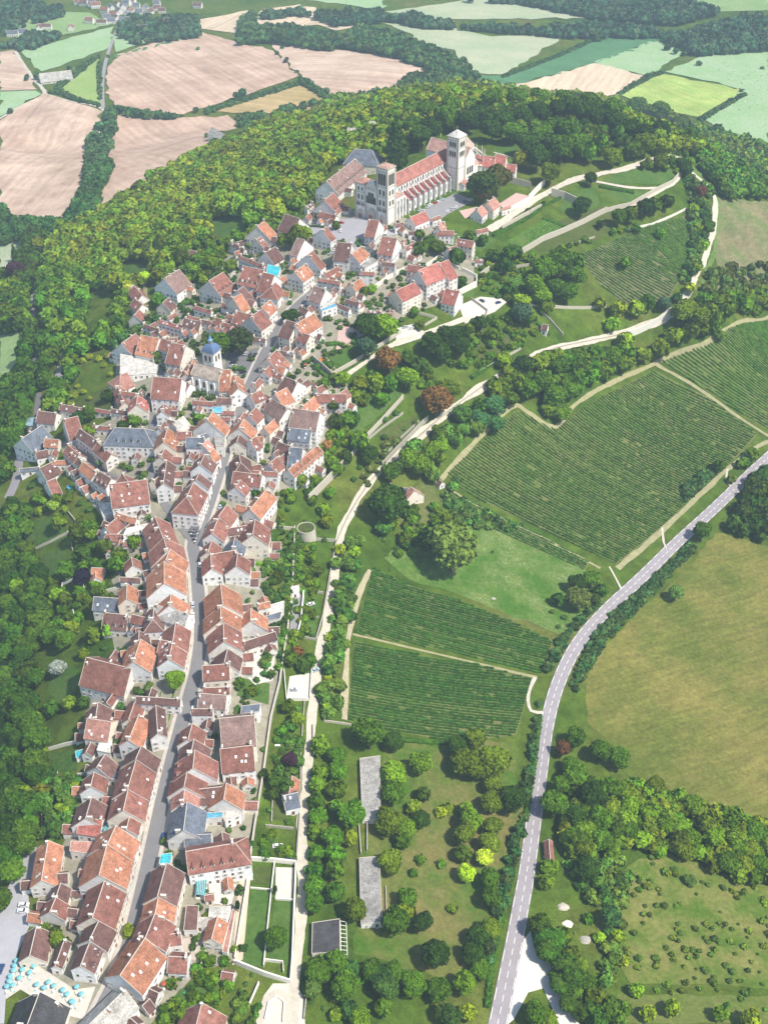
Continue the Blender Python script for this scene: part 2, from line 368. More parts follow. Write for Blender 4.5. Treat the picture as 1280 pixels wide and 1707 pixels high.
# village ground and lawns
M['earth'] = plain('village_earth', (.27, .25, .19), .95, .35, .25)
drape('village_ground', wpoly('70,1720 70,1560 62,1480 100,1420 140,1330 150,1240 150,1150 195,1100 175,1000 200,930 170,860 120,800 100,740 185,700 195,600 235,585 245,540 290,490 400,400 480,375 560,350 680,365 790,400 790,490 690,520 640,545 540,590 590,660 545,720 535,790 465,830 455,900 445,1000 465,1130 440,1290 415,1400 400,1600 330,1620 240,1720'), M['earth'], .10, 6, 'pale trodden ground between the houses')
lawn = grassm('lawn', (.08, .17, .03), (.12, .20, .045), .06); lawnd = grassm('lawn_dull', (.09, .13, .03), (.12, .15, .04), .05)
for s, m, lab in [
 ('418,1486 452,1484 437,1614 400,1604', lawn, 'long narrow lawn inside the white walled garden'), ('424,1444 457,1445 454,1475 421,1474', lawnd, 'small square lawn in the white walled garden'),
 ('458,1503 489,1503 482,1612 446,1596', lawn, 'right lawn of the white walled garden'), ('366,1481 371,1481 371,1508 365,1508 ', lawnd, 'strip bed on the white terrace'),
 ('509,989 534,992 530,1024 505,1024', lawn, 'garden lawn with a white car'), ('503,1031 530,1031 526,1066 498,1060', lawn, 'green lawn below the parked car'),
 ('55,870 110,855 110,900 60,918 45,905', lawn, 'round green lawn behind the village'), ('72,925 110,912 112,950 80,962', lawn, 'walled lawn left of the village'),
 ('350,370 400,350 410,385 380,398 355,392', lawn, 'lawn above the village roofs'), ('325,455 362,452 358,475 328,480', lawn, 'lawn beside the upper lane'),
 ('196,445 235,438 250,455 215,475 200,465', lawn, 'clearing behind the small stone houses'), ('445,375 470,362 490,370 465,385', lawn, 'lawn near the basilica square'),
 ('822,238 868,238 870,262 838,262 822,252', lawn, 'lawn behind the choir'), ('745,318 782,322 782,334 752,330', lawn, 'small lawn beside the nave'),
 ('1005,300 1060,275 1120,268 1128,290 1105,308 1020,308', lawn, 'triangular lawn by the terrace path'), ('950,320 990,312 1000,340 960,362 930,350', lawn, 'terrace garden lawn'),
 ('1000,320 1095,320 1060,342 1030,335', lawn, 'lower terrace lawn'), ('560,570 590,560 610,585 575,612 548,600', lawn, 'mansion garden lawn'),
 ('590,690 640,640 672,655 620,705 585,725', lawn, 'lawn above the rampart'), ('740,465 790,475 790,495 745,500 735,480', lawn, 'walled lawn behind the pink roofed building'),
 ('790,560 860,545 880,560 830,590 790,600', lawnd, 'grass terrace above the chalk path'), ('60,1260 125,1250 130,1285 70,1290', lawn, 'lawn in the walled garden at left'),
 ('110,1190 140,1120 90,1100 80,1150', lawn, 'garden lawn at left'), ('300,1650 340,1630 350,1660 320,1690 270,1690', lawn, 'garden grass with a green table'),
 ('400,1130 450,1140 448,1175 395,1160', lawn, 'lawn behind the white terrace'), ('630,720 700,690 690,740 640,770', lawnd, 'terraced orchard slope'),
 ('455,1285 478,1280 478,1370 450,1365', lawnd, 'kitchen garden beside the brick shed'), ('95,690 185,640 195,700 150,680', lawnd, 'yellow rough ground under the ramparts'),
 ('870,390 940,365 1000,345 1060,352 1000,400 900,420', lawnd, 'dry slope between garden walls'), ('780,385 830,400 800,420 720,405', lawn, 'garden below the pink roofs')]:
    drape('lawn', wpoly(s), m, .2, 4, lab)
paveg = plain('asphalt_grey', (.25, .245, .25), .9, .12, .3); pavew = plain('white_paving', (.55, .51, .45), .9, .2, .5); pinkp = plain('pink_gravel', (.50, .35, .31), .95, .12, .5)
for s, m, lab in [
 ('498,388 520,372 592,364 600,360 655,378 668,390 640,396 605,408 602,428 580,432 560,424 545,400', plain('square_asphalt', (.34, .33, .35), .9, .12, .3), 'open grey square before the basilica'),
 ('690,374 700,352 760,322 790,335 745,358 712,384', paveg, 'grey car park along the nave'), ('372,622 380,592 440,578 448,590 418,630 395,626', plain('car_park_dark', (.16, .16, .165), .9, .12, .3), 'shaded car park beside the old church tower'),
 ('366,1404 412,1406 408,1440 372,1440 ', pavew, 'white terrace between the roofs'), ('348,1470 395,1475 385,1512 350,1505', pavew, 'white courtyard terrace with planted strips'),
 ('404,1440 420,1440 405,1600 388,1610 395,1500', plain('sand_path', (.55, .44, .33), .95, .1, .5), 'sandy path inside the walled garden'), ('460,1446 490,1447 487,1500 459,1498', pavew, 'pale patio in the white walled garden'),
 ('20,1605 60,1608 125,1650 160,1645 140,1700 100,1690 60,1665 35,1650 8,1668', pavew, 'white restaurant terrace at lower left'), ('412,1090 460,1085 455,1135 425,1142 408,1125', pavew, 'large white terrace in the village'),
 ('-10,1707 -10,1560 18,1470 40,1420 62,1412 58,1450 48,1490 52,1540 30,1590 12,1640 8,1707', plain('pale_tarmac', (.42, .41, .43), .9, .12, .2), 'pale tarmac area at the left edge'),
 ('832,340 842,352 870,340 886,328 860,322', pinkp, 'pink courtyard behind the long wall'), ('565,540 590,548 585,575 560,585', pinkp, 'pink gravel forecourt of the mansion'),
 ('765,352 795,345 800,352 775,365', pinkp, 'pink yard below the nave'), ('765,510 800,495 850,500 825,520 775,540', pavew, 'white gravel yard at the village end'),
 ('483,1128 520,1122 518,1166 478,1164', pavew, 'white gravel parking bay'), ('868,1572 884,1552 890,1580 915,1605 945,1660 968,1715 935,1715 905,1648 880,1655 856,1700 838,1715 838,1660', plain('chalk_gravel', (.66, .63, .57), .95, .12, .5), 'bright chalk gravel junction beside the main road'),
 ('440,1660 455,1640 490,1640 505,1660 510,1720 420,1720', plain('chalk_gravel2', (.56, .52, .44), .95, .15, .4), 'bright gravel turning at the bottom of the chalk path'),
 ('305,1565 340,1562 345,1590 325,1602 303,1590', plain('court_sand', (.42, .36, .30), .95, .12, .6), 'round sandy courtyard with a well'), ('490,985 503,990 497,1060 483,1052', paveg, 'narrow grey yard beside the lawns'),
 ('660,480 700,470 695,500 655,520', pavew, 'pale terrace in front of the pink roofed building'), ('660,548 690,540 715,560 660,578', pavew, 'pale parking by the rampart')]:
    drape('paving', wpoly(s), m, .26, 4, lab)
# ------------------------------------------------------------------ roads
asph = plain('street_asphalt', (.185, .18, .185), .9, .12, .25); asphp = plain('road_asphalt', (.30, .275, .29), .85, .16, .12); side = plain('pavement_stone', (.46, .42, .37), .9, .2, .6)
chalk = plain('chalk_track', (.50, .455, .375), .95, .22, .35); trackm = plain('earth_track', (.30, .28, .15), .95, .3, .3)
MAIN = line('140,1740 168,1690 205,1612 230,1520 253,1420 275,1320 292,1250 311,1180 327,1120 335,1060 332,1000 327,940 323,905 340,865 362,800 376,755 398,695 416,645 440,592 462,552 490,515 530,480 560,450 585,415')
LEFT = line('323,905 300,875 272,835 253,790 256,730 254,690 262,645 275,612')
strip('pavement', MAIN, 9.5, side, .30, 'pale stone pavements along the main street')
strip('main_street', MAIN, 6.2, asph, .38, 'grey asphalt main street winding up through the village')
strip('lane', LEFT, 4.2, asph, .35, 'narrow lane forking left from the main street')
strip('road', line('15,830 28,800 34,765 60,712 85,665 100,625 108,590'), 6.5, asphp, .3, 'pale road curving below the ramparts at left')
strip('road', line('62,560 60,600 66,640 60,700'), 4, asph, .26, 'narrow road in the wood at left')
strip('road', line('95,395 62,470 55,510 55,540'), 4, asphp, .26, 'narrow road through the wood')
ROAD = line('822,1740 833,1690 846,1625 858,1565 868,1510 877,1460 889,1370 901,1280 912,1205 930,1140 962,1075 1010,1018 1070,962 1130,903 1190,848 1250,790 1300,745', 2.5)
strip('main_road', ROAD, 7.0, asphp, .34, 'lilac grey country road sweeping past the vineyards')
mb = MB(); d = np.insert(np.cumsum(np.linalg.norm(np.diff(ROAD, axis=0), axis=1)), 0, 0)
def road_pt(s, o):
    L = offset_line(ROAD, o); x, y = np.interp(s, d, L[:, 0]), np.interp(s, d, L[:, 1]); return (x, y, float(hgt(x, y)) + .42)
for s in np.arange(2, d[-1] - 6, 5.2):
    mb.face([road_pt(s, -.11), road_pt(s, .11), road_pt(s + 3, .11), road_pt(s + 3, -.11)][::-1])
for o in (-3.1, 3.1):
    for s in np.arange(0, d[-1] - 8, 8.0 if o > 0 else 8.6):
        mb.face([road_pt(s, o - .11), road_pt(s, o + .11), road_pt(s + 5.4, o + .11), road_pt(s + 5.4, o - .11)][::-1])
tag(mb.build('road_marking', M['white']), 'white dashed lines painted on the country road', kind='structure')
strip('chalk_path', line('492,1740 488,1690 497,1600 505,1500 503,1400 511,1300 519,1220 527,1150 540,1060 555,980 565,905 580,862 620,800 678,745 728,702 782,660 830,628 880,600 930,580 1000,565 1060,548 1110,528 1142,495 1170,440 1188,385 1192,340 1180,312 1150,285 1132,262'), 4.5, chalk, .3, 'bright chalk path running round the foot of the ramparts')
strip('path_grass', line('560,905 580,862 620,800 678,745 728,702 782,660 830,628 880,600 930,580 1000,565 1060,548'), .7, M['earth'], .37, 'worn earthy crown between the wheel ruts of the chalk path', keep=False)
strip('terrace_path', line('815,385 850,362 900,328 960,298 1000,291 1060,275 1105,262 1128,262'), 5.5, chalk, .34, 'wide pale walk from the basilica to the terrace')
strip('terrace_path', line('1128,262 1134,290 1110,312 1050,313 985,302'), 2.6, chalk, .32, 'narrow pale path round the terrace lawn')
strip('terrace_path', line('1110,312 1070,335 1050,345'), 2.4, chalk, .30, 'pale path below the terrace lawn')
strip('terrace_path', line('822,254 850,262 870,272'), 1.6, chalk, .36, 'thin path behind the choir')
strip('track', line('735,800 770,760 850,680 880,688 925,712 965,670 1090,606 1180,570 1240,535 1290,525'), 2.8, trackm, .3, 'earth track along the top of the big vineyard')
strip('track', line('1090,606 1150,640 1240,702 1285,730'), 2.4, trackm, .3, 'earth track between two vineyards')
strip('track', line('1285,735 1262,745 1215,780 1140,850 1080,905 1028,948'), 3.2, trackm, .3, 'earth track along the lower edge of the big vineyard')
strip('track', line('1103,880 1106,905 1112,918'), 1.5, chalk, .34, 'short spur from the vineyard track to the road')
strip('track', line('1212,782 1210,800 1218,812'), 1.5, chalk, .34, 'second short spur from the vineyard track to the road')
strip('track', line('1015,945 1026,965 1036,985'), 1.5, chalk, .34, 'third short spur from the vineyard track to the road')
strip('track', line('735,805 780,835 880,885 1000,948'), 2.0, trackm, .26, 'earth track between the big vineyard and the strip vineyard')
strip('track', line('588,1058 650,1072 760,1098 895,1130'), 1.4, trackm, .28, 'grassy track between the two lower vineyards')
strip('track', line('616,950 590,1020 578,1100 574,1200'), 3.0, plain('stony_edge', (.38, .34, .22), .95, .35, .5), .28, 'stony left edge of the lower vineyards')
strip('track', line('905,1188 885,1185 880,1160 892,1130'), 2.0, chalk, .34, 'pale track joining the lower vineyard to the road')
strip('far_road', line('172,182 172,130 182,85 200,40 215,0'), 5, asphp, .6, 'pale road leading to the far village')
strip('far_road', line('-10,205 40,175 75,156 55,130 38,105 25,85'), 5, chalk, .6, 'pale farm road at the far left')
strip('far_road', line('75,156 120,170 172,183 168,225 150,280'), 4, chalk, .55, 'farm road between the brown fields')
strip('lane', line('388,462 395,440 410,425 430,412'), 3, chalk, .3, 'little lane climbing past the white house')
strip('lane', line('243,470 243,500 247,530'), 3, trackm, .3, 'grassy lane beside the small stone houses')
strip('lane', line('108,722 130,755 160,780 195,800'), 3.4, asph, .3, 'lane inside the left gate')
strip('lane', line('700,560 740,545 780,530'), 4, chalk, .3, 'lane along the rampart top')
strip('lane', line('560,640 600,610 650,578 690,560'), 3, chalk, .3, 'rampart walk below the mansion garden')
strip('loop_path', line('432,1707 442,1672 460,1655 478,1662 482,1690 470,1720'), 2.2, chalk, .36, 'small looping gravel drive')
# ------------------------------------------------------------------ houses
CO = {'r': (.255, .115, .09), 'b': (.155, .085, .075), 'o': (.40, .18, .11), 'p': (.43, .215, .17), 's': (.125, .145, .18), 'g': (.33, .32, .30), 'm': (.26, .17, .15),
      'w': (.62, .59, .54), 't': (.05, .42, .50), 'c': (.12, .38, .55), 'P': (.37, .135, .11), 'k': (.07, .07, .075), 'l': (.45, .43, .39)}
CN = {'r': 'red-brown tiled', 'b': 'dark brown tiled', 'o': 'orange tiled', 'p': 'pinkish tiled', 's': 'blue slate roofed', 'g': 'grey roofed', 'm': 'mauve-brown tiled',
      'w': 'flat white roofed', 't': 'turquoise roofed', 'c': 'pale blue roofed', 'P': 'fresh pink-red tiled', 'k': 'black flat roofed', 'l': 'pale grey flat roofed'}
WC = [(.84, .82, .79), (.88, .86, .83), (.78, .74, .68), (.88, .87, .85), (.74, .72, .69), (.84, .76, .64)]
# one line per roof, read off the photograph tile by tile: x y of the two ridge ends, x y of the eave corner by the first end, wall height, roof colour, extras
TILES = {
 (0, 1400, 4.0): """280 262 325 20 372 305 6 o s;375 395 405 300 445 410 5 b;340 478 373 397 432 520 5 r;205 765 245 590 300 812 4 b;375 835 430 672 412 855 4 b;545 838 600 685 622 905 7 b d
605 668 660 545 712 742 7 b;625 520 695 285 765 580 7 r s;668 238 715 40 835 322 7 o s;490 345 585 340 495 375 3 b;540 200 605 200 545 250 4 r;262 1022 190 1228 140 965 4 k
375 1085 240 1228 475 1110 4 P;812 905 965 665 935 1055 7 o s;1245 790 1135 778 1190 885 4 r;975 660 1035 495 1105 738 7 r s;1195 625 1070 640 1165 700 5 r
1040 490 1060 375 1155 545 7 o;1057 380 1110 160 1185 400 7 b;830 1010 600 1240 930 1110 5 l;990 1070 960 1100 1050 1105 3 b""",
 (240, 1400, 4.0): """605 47 290 75 600 192 8 r hm;415 370 458 366 416 400 3 r;455 655 490 522 520 692 5 o;530 878 590 893 505 920 3 r;385 1102 352 1240 545 1172 4 r s""",
 (0, 1120, 4.0): """640 328 655 212 735 345 5 b;600 345 735 330 562 468 6 p s;865 462 925 285 940 512 7 o;1055 415 1040 225 1110 430 7 b s;920 175 1195 168 930 225 6 b;865 320 905 180 940 285 5 r
912 585 942 505 1040 635 7 b;858 785 908 592 990 830 7 r s;828 925 857 788 960 965 7 r;848 1050 872 940 915 1090 6 r;725 1155 772 1038 905 1165 7 o s;610 762 628 680 695 800 5 r
578 975 612 848 705 985 5 b;545 985 675 985 498 1085 4 P;655 640 700 558 770 650 5 b""",
 (240, 1120, 4.0): """400 98 565 108 392 140 6 r;375 142 545 172 338 228 6 m;325 242 452 252 320 282 7 b;515 308 728 318 503 505 8 m;518 517 722 522 510 668 7 r s;300 450 322 352 400 445 6 r
318 545 333 458 430 565 6 b;330 645 340 532 482 715 7 r d;272 765 288 675 410 790 6 r;268 868 272 772 365 885 6 p;315 785 530 780 365 880 5 b;535 850 550 752 655 915 6 o
268 1060 288 875 395 1082 6 s;440 1090 280 1086 440 1165 6 s;968 818 988 702 1022 822 3 o;935 822 1018 816 922 915 4 s""",
 (60, 860, 4.267): """905 160 850 12 1000 175 6 r s;935 255 912 165 1045 235 6 r;930 320 955 245 1070 340 6 o;915 482 912 322 1080 590 7 o s;955 640 962 565 1085 650 6 o;860 650 1080 700 870 745 6 g
835 740 840 652 905 800 6 b hs;690 705 775 708 690 770 5 r;500 725 650 700 470 830 4 b m;430 612 605 572 442 697 4 s s;648 590 650 492 718 620 5 o;405 365 475 345 420 425 3 o
690 352 682 302 640 400 3 r;610 440 735 415 615 480 3 b;975 912 995 765 1080 920 6 r;950 1020 970 918 1040 1110 7 r s;890 890 955 895 850 975 6 r;735 900 735 825 800 880 5 b
700 1045 745 882 812 1090 7 o s;378 1054 665 1050 415 1275 5 r""",
 (280, 860, 4.267): """318 125 358 25 400 180 6 r;415 65 600 65 425 128 6 b;605 140 620 30 715 195 8 r s;460 235 475 168 550 228 5 s;290 255 312 185 375 240 5 r;312 380 305 280 385 420 6 r
330 278 485 272 350 368 5 r;487 360 497 272 580 398 7 r;392 640 375 490 520 670 7 o;378 750 376 652 512 765 7 o;400 898 395 762 522 972 7 r s;405 1040 425 955 510 1090 6 b
590 750 590 670 705 830 5 o s;640 602 715 602 640 655 5 o;530 872 757 842 530 938 5 b;255 1068 428 1072 250 1168 7 r""",
 (0, 640, 4.267): """440 155 597 130 445 215 4 b;680 152 775 140 685 208 3 r;670 285 775 265 690 327 4 r;287 228 398 200 310 290 6 b;178 462 300 312 210 560 5 s;330 400 410 375 350 462 5 o
260 485 328 440 305 525 4 b;150 600 265 537 180 637 3 s;380 545 495 490 402 595 4 o;300 640 385 545 340 700 4 b;350 737 395 692 393 805 3 r;575 335 700 400 520 385 6 b s
700 425 790 500 650 475 6 r;480 345 560 292 540 400 5 r;520 502 590 545 505 550 5 b;600 567 682 622 556 625 6 o;710 632 790 670 665 710 6 b m;945 740 875 648 850 775 6 r h
1045 717 805 812 1087 826 8 r s;760 1040 840 930 870 1000 5 r;835 925 965 940 855 975 5 o;755 1075 885 1038 772 1135 5 r d;882 1125 1003 1090 890 1167 4 r;835 372 1025 340 785 480 8 s hzm
490 445 560 500 440 500 5 r""",
 (220, 640, 6.4): """260 62 537 52 262 207 8 r;325 297 345 217 392 345 6 r s;300 480 340 400 400 460 5 b;450 440 545 352 560 500 5 l;345 640 380 467 470 680 6 o;485 500 625 490 480 600 5 r
595 577 770 580 545 690 7 s;700 555 800 512 770 575 6 s;812 402 858 308 1005 520 7 o s;975 250 1085 255 975 320 6 r;925 335 1042 340 950 390 6 r;650 130 905 140 640 208 5 r
905 120 1055 122 910 212 6 b;312 790 350 692 430 800 6 r;345 1085 370 800 440 1050 7 b s;225 1040 340 930 260 1120 5 r;735 870 775 755 860 960 7 b s;690 1030 715 960 812 1140 7 b
820 740 870 700 940 800 6 o;590 1222 655 1062 760 1270 9 r hs;760 655 800 600 850 720 6 p""",
 (360, 640, 5.333): """310 105 395 57 345 190 6 r;495 115 635 255 390 185 7 m;437 400 525 300 482 458 6 o;295 285 352 212 345 395 6 r;210 402 245 317 330 500 6 o;190 520 212 437 265 570 5 b
305 510 348 480 372 600 7 r;222 712 205 622 300 690 6 b h;290 722 545 790 240 770 7 r;475 715 540 657 570 790 5 r;165 770 405 845 140 870 7 r s;180 920 215 860 240 1050 6 r
312 1120 450 937 405 1208 6 o;28 1185 95 1085 150 1245 6 r;690 235 918 328 660 380 8 m;658 382 842 447 625 480 6 s s;650 772 900 537 705 848 7 o m;665 577 765 612 600 760 5 s
560 500 665 575 515 565 5 b;535 110 625 50 632 205 8 o;765 235 890 80 845 285 5 o;885 62 1152 122 890 150 7 r;1100 90 1155 45 1190 130 6 r;200 330 250 250 280 330 6 r""",
 (160, 440, 4.571): """290 185 350 225 250 250 4 r;300 280 350 300 270 340 4 r;300 400 330 358 365 415 4 r;535 195 640 105 610 245 9 m;515 315 555 272 565 350 4 b;550 385 600 345 590 395 3 r
872 205 972 122 935 275 6 r m;755 302 875 312 738 345 4 r;482 405 648 407 478 460 7 P s;365 440 478 450 365 497 5 b;700 362 828 370 690 415 4 r;680 422 797 425 675 487 5 b s
803 403 905 410 803 447 6 b;908 398 958 408 893 460 6 r;963 425 1075 440 957 468 5 r;1075 390 1195 412 1062 465 6 r s;1000 355 1098 375 985 402 5 r;1055 312 1108 277 1102 372 6 o
1085 240 1125 203 1145 295 5 b;215 690 310 597 325 700 5 r;365 640 485 632 347 718 6 o m;512 590 583 600 482 660 6 r;580 620 680 622 537 775 8 r s;690 840 745 722 755 845 6 o
600 855 715 905 560 910 5 b;200 890 240 865 270 920 4 p h;180 940 345 925 190 995 6 r;215 1050 172 945 240 1020 4 r;120 1093 250 1083 120 1140 4 b;312 1078 320 1005 390 1120 7 P s
965 885 1030 885 950 978 6 o;1085 960 1052 842 1130 930 7 o;560 575 615 560 545 600 4 r""",
 (360, 440, 4.571): """222 108 365 118 208 192 7 r m;370 120 445 130 335 240 6 r;425 185 450 148 510 215 6 r h;352 345 405 282 412 395 8 o s;270 442 342 372 348 507 8 r;282 520 372 530 285 575 4 b
605 85 682 17 650 152 8 o s;608 495 745 392 705 535 9 o s;535 475 612 500 515 570 8 b;640 520 712 548 625 590 8 r;480 625 588 642 455 675 5 b s;395 742 462 662 475 805 5 r s
368 825 405 775 400 880 5 r;440 800 505 830 425 850 4 r;285 925 330 865 330 930 4 r;520 877 620 935 440 965 6 b;770 950 830 905 810 975 5 r""",
 (260, 360, 4.923): """840 135 888 85 915 210 7 o;832 225 862 200 865 280 5 r s;757 217 803 225 745 255 4 b;618 187 725 212 590 235 5 b;690 305 885 345 663 360 7 r;905 350 980 292 970 390 4 b;285 275 330 270 310 320 3 b""",
 (460, 360, 5.333): """97 88 212 100 90 165 4 b;408 165 447 132 455 248 7 r;200 287 255 297 100 390 5 m s;285 372 325 330 400 470 6 r;545 327 668 340 520 440 7 b;430 505 545 420 500 522 5 r
682 358 758 272 742 435 8 o;835 112 912 130 805 190 7 r;962 142 1045 145 965 205 6 r;950 257 1068 295 905 335 7 r;945 370 1058 408 908 405 7 b;1145 265 1222 218 1165 312 7 r
1055 200 1155 215 1040 245 5 r;757 475 868 490 755 512 8 r;668 612 745 557 712 675 7 o;590 595 650 605 575 655 3 b;385 510 568 548 367 562 8 r;345 675 440 705 305 760 7 m s
285 690 335 680 240 748 5 p;548 740 652 798 525 790 4 b;622 705 737 755 593 745 6 b;235 797 285 830 205 850 5 b;925 803 1032 825 905 865 5 r s;810 790 920 803 870 855 4 m""",
 (620, 340, 5.333): """345 130 465 82 385 200 4 P;205 150 270 135 215 195 5 b;595 110 640 107 592 170 5 p;330 210 395 215 335 255 4 b;600 205 720 222 560 270 6 r h;590 215 620 165 655 215 6 p
765 282 900 340 725 340 8 r s;672 395 742 362 717 452 6 r s;935 455 980 465 915 500 4 r h;325 507 520 575 290 570 6 r;415 637 585 567 475 750 9 P;605 575 672 548 672 712 8 P
215 790 372 720 277 880 8 P;660 787 765 842 613 865 6 P;535 108 600 85 540 150 4 r;400 700 425 760 440 745 4 P""",
 (480, 180, 5.333): """345 672 598 475 430 765 8 m m;330 860 400 790 425 940 6 r m;285 890 425 900 255 950 5 r;160 835 210 797 205 865 4 b;160 950 215 893 200 977 4 r;600 410 740 385 575 450 9 s hz;945 80 975 70 960 110 4 l;535 190 600 170 545 215 4 l;730 125 770 115 735 145 4 l""",
 (680, 180, 5.333): """600 430 770 460 555 500 7 P;775 462 865 478 750 520 7 P;885 490 957 505 862 560 8 P;610 915 655 870 700 940 4 p;708 850 765 802 750 930 6 p;830 870 900 850 850 905 4 p;500 600 555 570 530 640 4 p;470 660 490 632 505 685 4 p;610 1085 700 1075 620 1110 3 r""",
 (0, 0, 1.0): """436 204 446 198 440 210 5 m;355 226 385 229 352 231 3 l;388 224 407 228 386 230 3 l;66 123 118 117 68 127 3 l;905 536 912 541 897 545 3 b;673 808 683 814 670 818 3 s;685 812 690 820 696 817 3 p
914 1402 917 1437 910 1438 3 r;731 798 736 804 728 806 2 b;746 186 770 187 744 192 4 l;712 186 744 190 712 196 3 l;1 452 5 450 2 458 3 r;160 948 160 962 170 960 2 o;150 1102 163 1102 150 1112 2 l""",
}
FLAT = [('120,1405 155,1402 151,1421 118,1421', 5, 'p'), ('249,1472 263,1472 260,1489 245,1489', 4, 's'), ('269,1424 287,1422 284,1441 266,1441', 5, 't'), ('328,1460 345,1460 343,1495 326,1492', 3, 'ct'),
 ('311,1508 331,1510 329,1553 307,1552', 4, 'b'), ('350,1510 385,1512 378,1534 348,1528', 4, 'l'), ('326,1530 348,1530 344,1546 322,1544', 3, 'l'), ('388,1514 392,1518 380,1590 371,1588', 2.5, 'p'),
 ('521,1536 566,1534 567,1590 520,1588', 3.5, 'k'), ('600,1262 633,1264 634,1366 604,1364', 3.5, 'g'), ('599,1428 632,1430 637,1538 602,1540', 3.5, 'g'), ('168,1238 187,1232 184,1254 163,1254', 4, 'w'),
 ('167,1370 198,1370 190,1383 159,1388', 4, 'ct'), ('177,1288 200,1286 197,1299 177,1299', 4, 's'), ('403,1174 435,1176 432,1190 402,1188', 6, 's'), ('344,1354 372,1355 371,1364 344,1364', 5, 'c'),
 ('362,1345 380,1335 402,1360 376,1370', 5, 'l'), ('485,977 499,977 499,989 485,989', 3, 'w'), ('450,1006 474,1005 473,1022 449,1022', 4, 'w'), ('445,1024 470,1023 467,1034 447,1033', 3.5, 's'),
 ('48,735 48,735 48,735', 0, ''), ('165,842 187,834 193,851 174,868', 4, 'w'), ('207,900 213,885 248,867 250,874', 5, 'w'), ('203,600 235,597 265,602 258,615 222,626 202,631', 5, 'w'), ('354,678 371,678 372,690 356,689', 6, 'c'),
 ('358,725 375,724 374,746 360,746', 7, 'g'), ('447,442 468,444 463,462 444,460', 5, 't'), ('534,517 558,505 562,510 537,520', 6, 'c'), ('600,442 621,428 630,436 608,450', 7, 'g'), ('127,1255 138,1248 135,1262 128,1265', 2.5, 't'), ('441,903 454,905 452,915 443,914', 5, 'b')]
def ridge_pts(u1, v1, u2, v2, ue, ve, wall):
    hw = 4.0
    for _ in range(5):
        Hr = wall + hw * .92
        A, B = at(u1, v1, Hr), at(u2, v2, Hr); E = at(ue, ve, wall)
        d = (B - A)[:2]; L = np.linalg.norm(d); d /= L; n = np.array([-d[1], d[0]])
        hw = float(np.clip(abs((E - A)[:2] @ n), 1.3, 9.5))
    return A[:2], B[:2], hw, d, n, L
HS = []
for (ox, oy, sc), rows in TILES.items():
    for row in rows.replace('\n', ';').split(';'):
        t = row.split(); a = [float(q) for q in t[:7]]
        A, B, hw, d, n, L = ridge_pts(*[(ox, oy)[i % 2] + a[i] / sc for i in range(6)], a[6])
        hw = min(hw * 1.07, 9.5); A = A - d * .5; B = B + d * .5; L += 1.0
        if L < 2.5: B = B + d * (2.5 - L); L = 2.5
        fl = t[8] if len(t) > 8 else ''
        e = .8 * hw if 'h' in fl else 0; e2 = .8 * hw if 'z' in fl else 0
        C1, C2 = A - d * e, B + d * e2
        z0 = min(float(hgt(*(C + n * s * hw))) for C in (C1, C2) for s in (-1, 1)); zt = float(hgt(*((A + B) / 2)))
        HS.append(dict(A=A, B=B, C1=C1, C2=C2, hw=hw, d=d, n=n, z0=z0 - 1.0, ze=zt + a[6], zr=zt + a[6] + hw * .92, col=t[7], fl=fl, wall=a[6], uv=((a[0] + a[2]) / 2 / sc + ox, (a[1] + a[3]) / 2 / sc + oy), kind='h'))
for s, h, c in FLAT:
    if not c: continue
    W = [at(u, v, h)[:2] for u, v in px(s)]; zt = float(np.mean([hgt(*p) for p in W])); uv = np.mean(px(s), axis=0)
    HS.append(dict(poly=W, z0=min(float(hgt(*p)) for p in W) - 1, ze=zt + h, zr=zt + h, col=c[0], fl=c[1:], uv=tuple(uv), kind='f', wall=h))
def foot(h, g=0.0):
    if h['kind'] == 'f': return [tuple(p) for p in h['poly']]
    w_ = (h['hw'] + g) * h['n']; e = h['d'] * g; return [tuple(h['C1'] - w_ - e), tuple(h['C2'] - w_ + e), tuple(h['C2'] + w_ + e), tuple(h['C1'] + w_ - e)]
for h in HS: h['foot'] = foot(h); h['c'] = np.mean(h['foot'], axis=0)
def blocked(x, y, z, me_):
    for h in HS:
        if h is not me_ and abs(h['c'][0] - x) + abs(h['c'][1] - y) < 40 and z < h['ze'] + .3 and inside(h['foot'], x, y): return True
    return False
def in_house(x, y, g=0):
    for h in HS:
        if abs(h['c'][0] - x) + abs(h['c'][1] - y) < 40 and inside(foot(h, g) if g else h['foot'], x, y): return True
    return False
# --- shared small parts, built once around their own origin, looking along -y
def mk_window():
    b = MB(); b.box((0, -.03, 0), 1.15, .10, 1.65, m=0); b.box((0, -.07, .12), .85, .08, 1.4, m=1)
    for s in (-1, 1): b.box((s * .82, -.07, .08), .48, .07, 1.5, m=2)
    b.box((0, -.10, .12), .05, .06, 1.4, m=0); b.box((0, -.1, -.08), 1.25, .2, .1, m=0); b.box((0, -.10, .8), .85, .06, .05, m=0)
    return b.mesh('window', [M['white'], M['glass'], M['shutter']])
def mk_door():
    b = MB(); b.box((0, -.03, 0), 1.35, .12, 2.35, m=0); b.box((0, -.08, 0), 1.0, .1, 2.15, m=1); b.box((.35, -.15, 1.0), .08, .06, .08, m=0); b.box((0, -.3, -.1), 1.5, .5, .14, m=0)
    return b.mesh('door', [M['stone'], M['door']])
def mk_sky():
    b = MB(); b.box((0, 0, 0), .95, 1.25, .14, m=0); b.box((0, 0, .1), .72, 1.0, .07, m=1); return b.mesh('skylight', [M['white'], plain('sky_glass', (.55, .6, .65), .2, .1, 1, .8)])
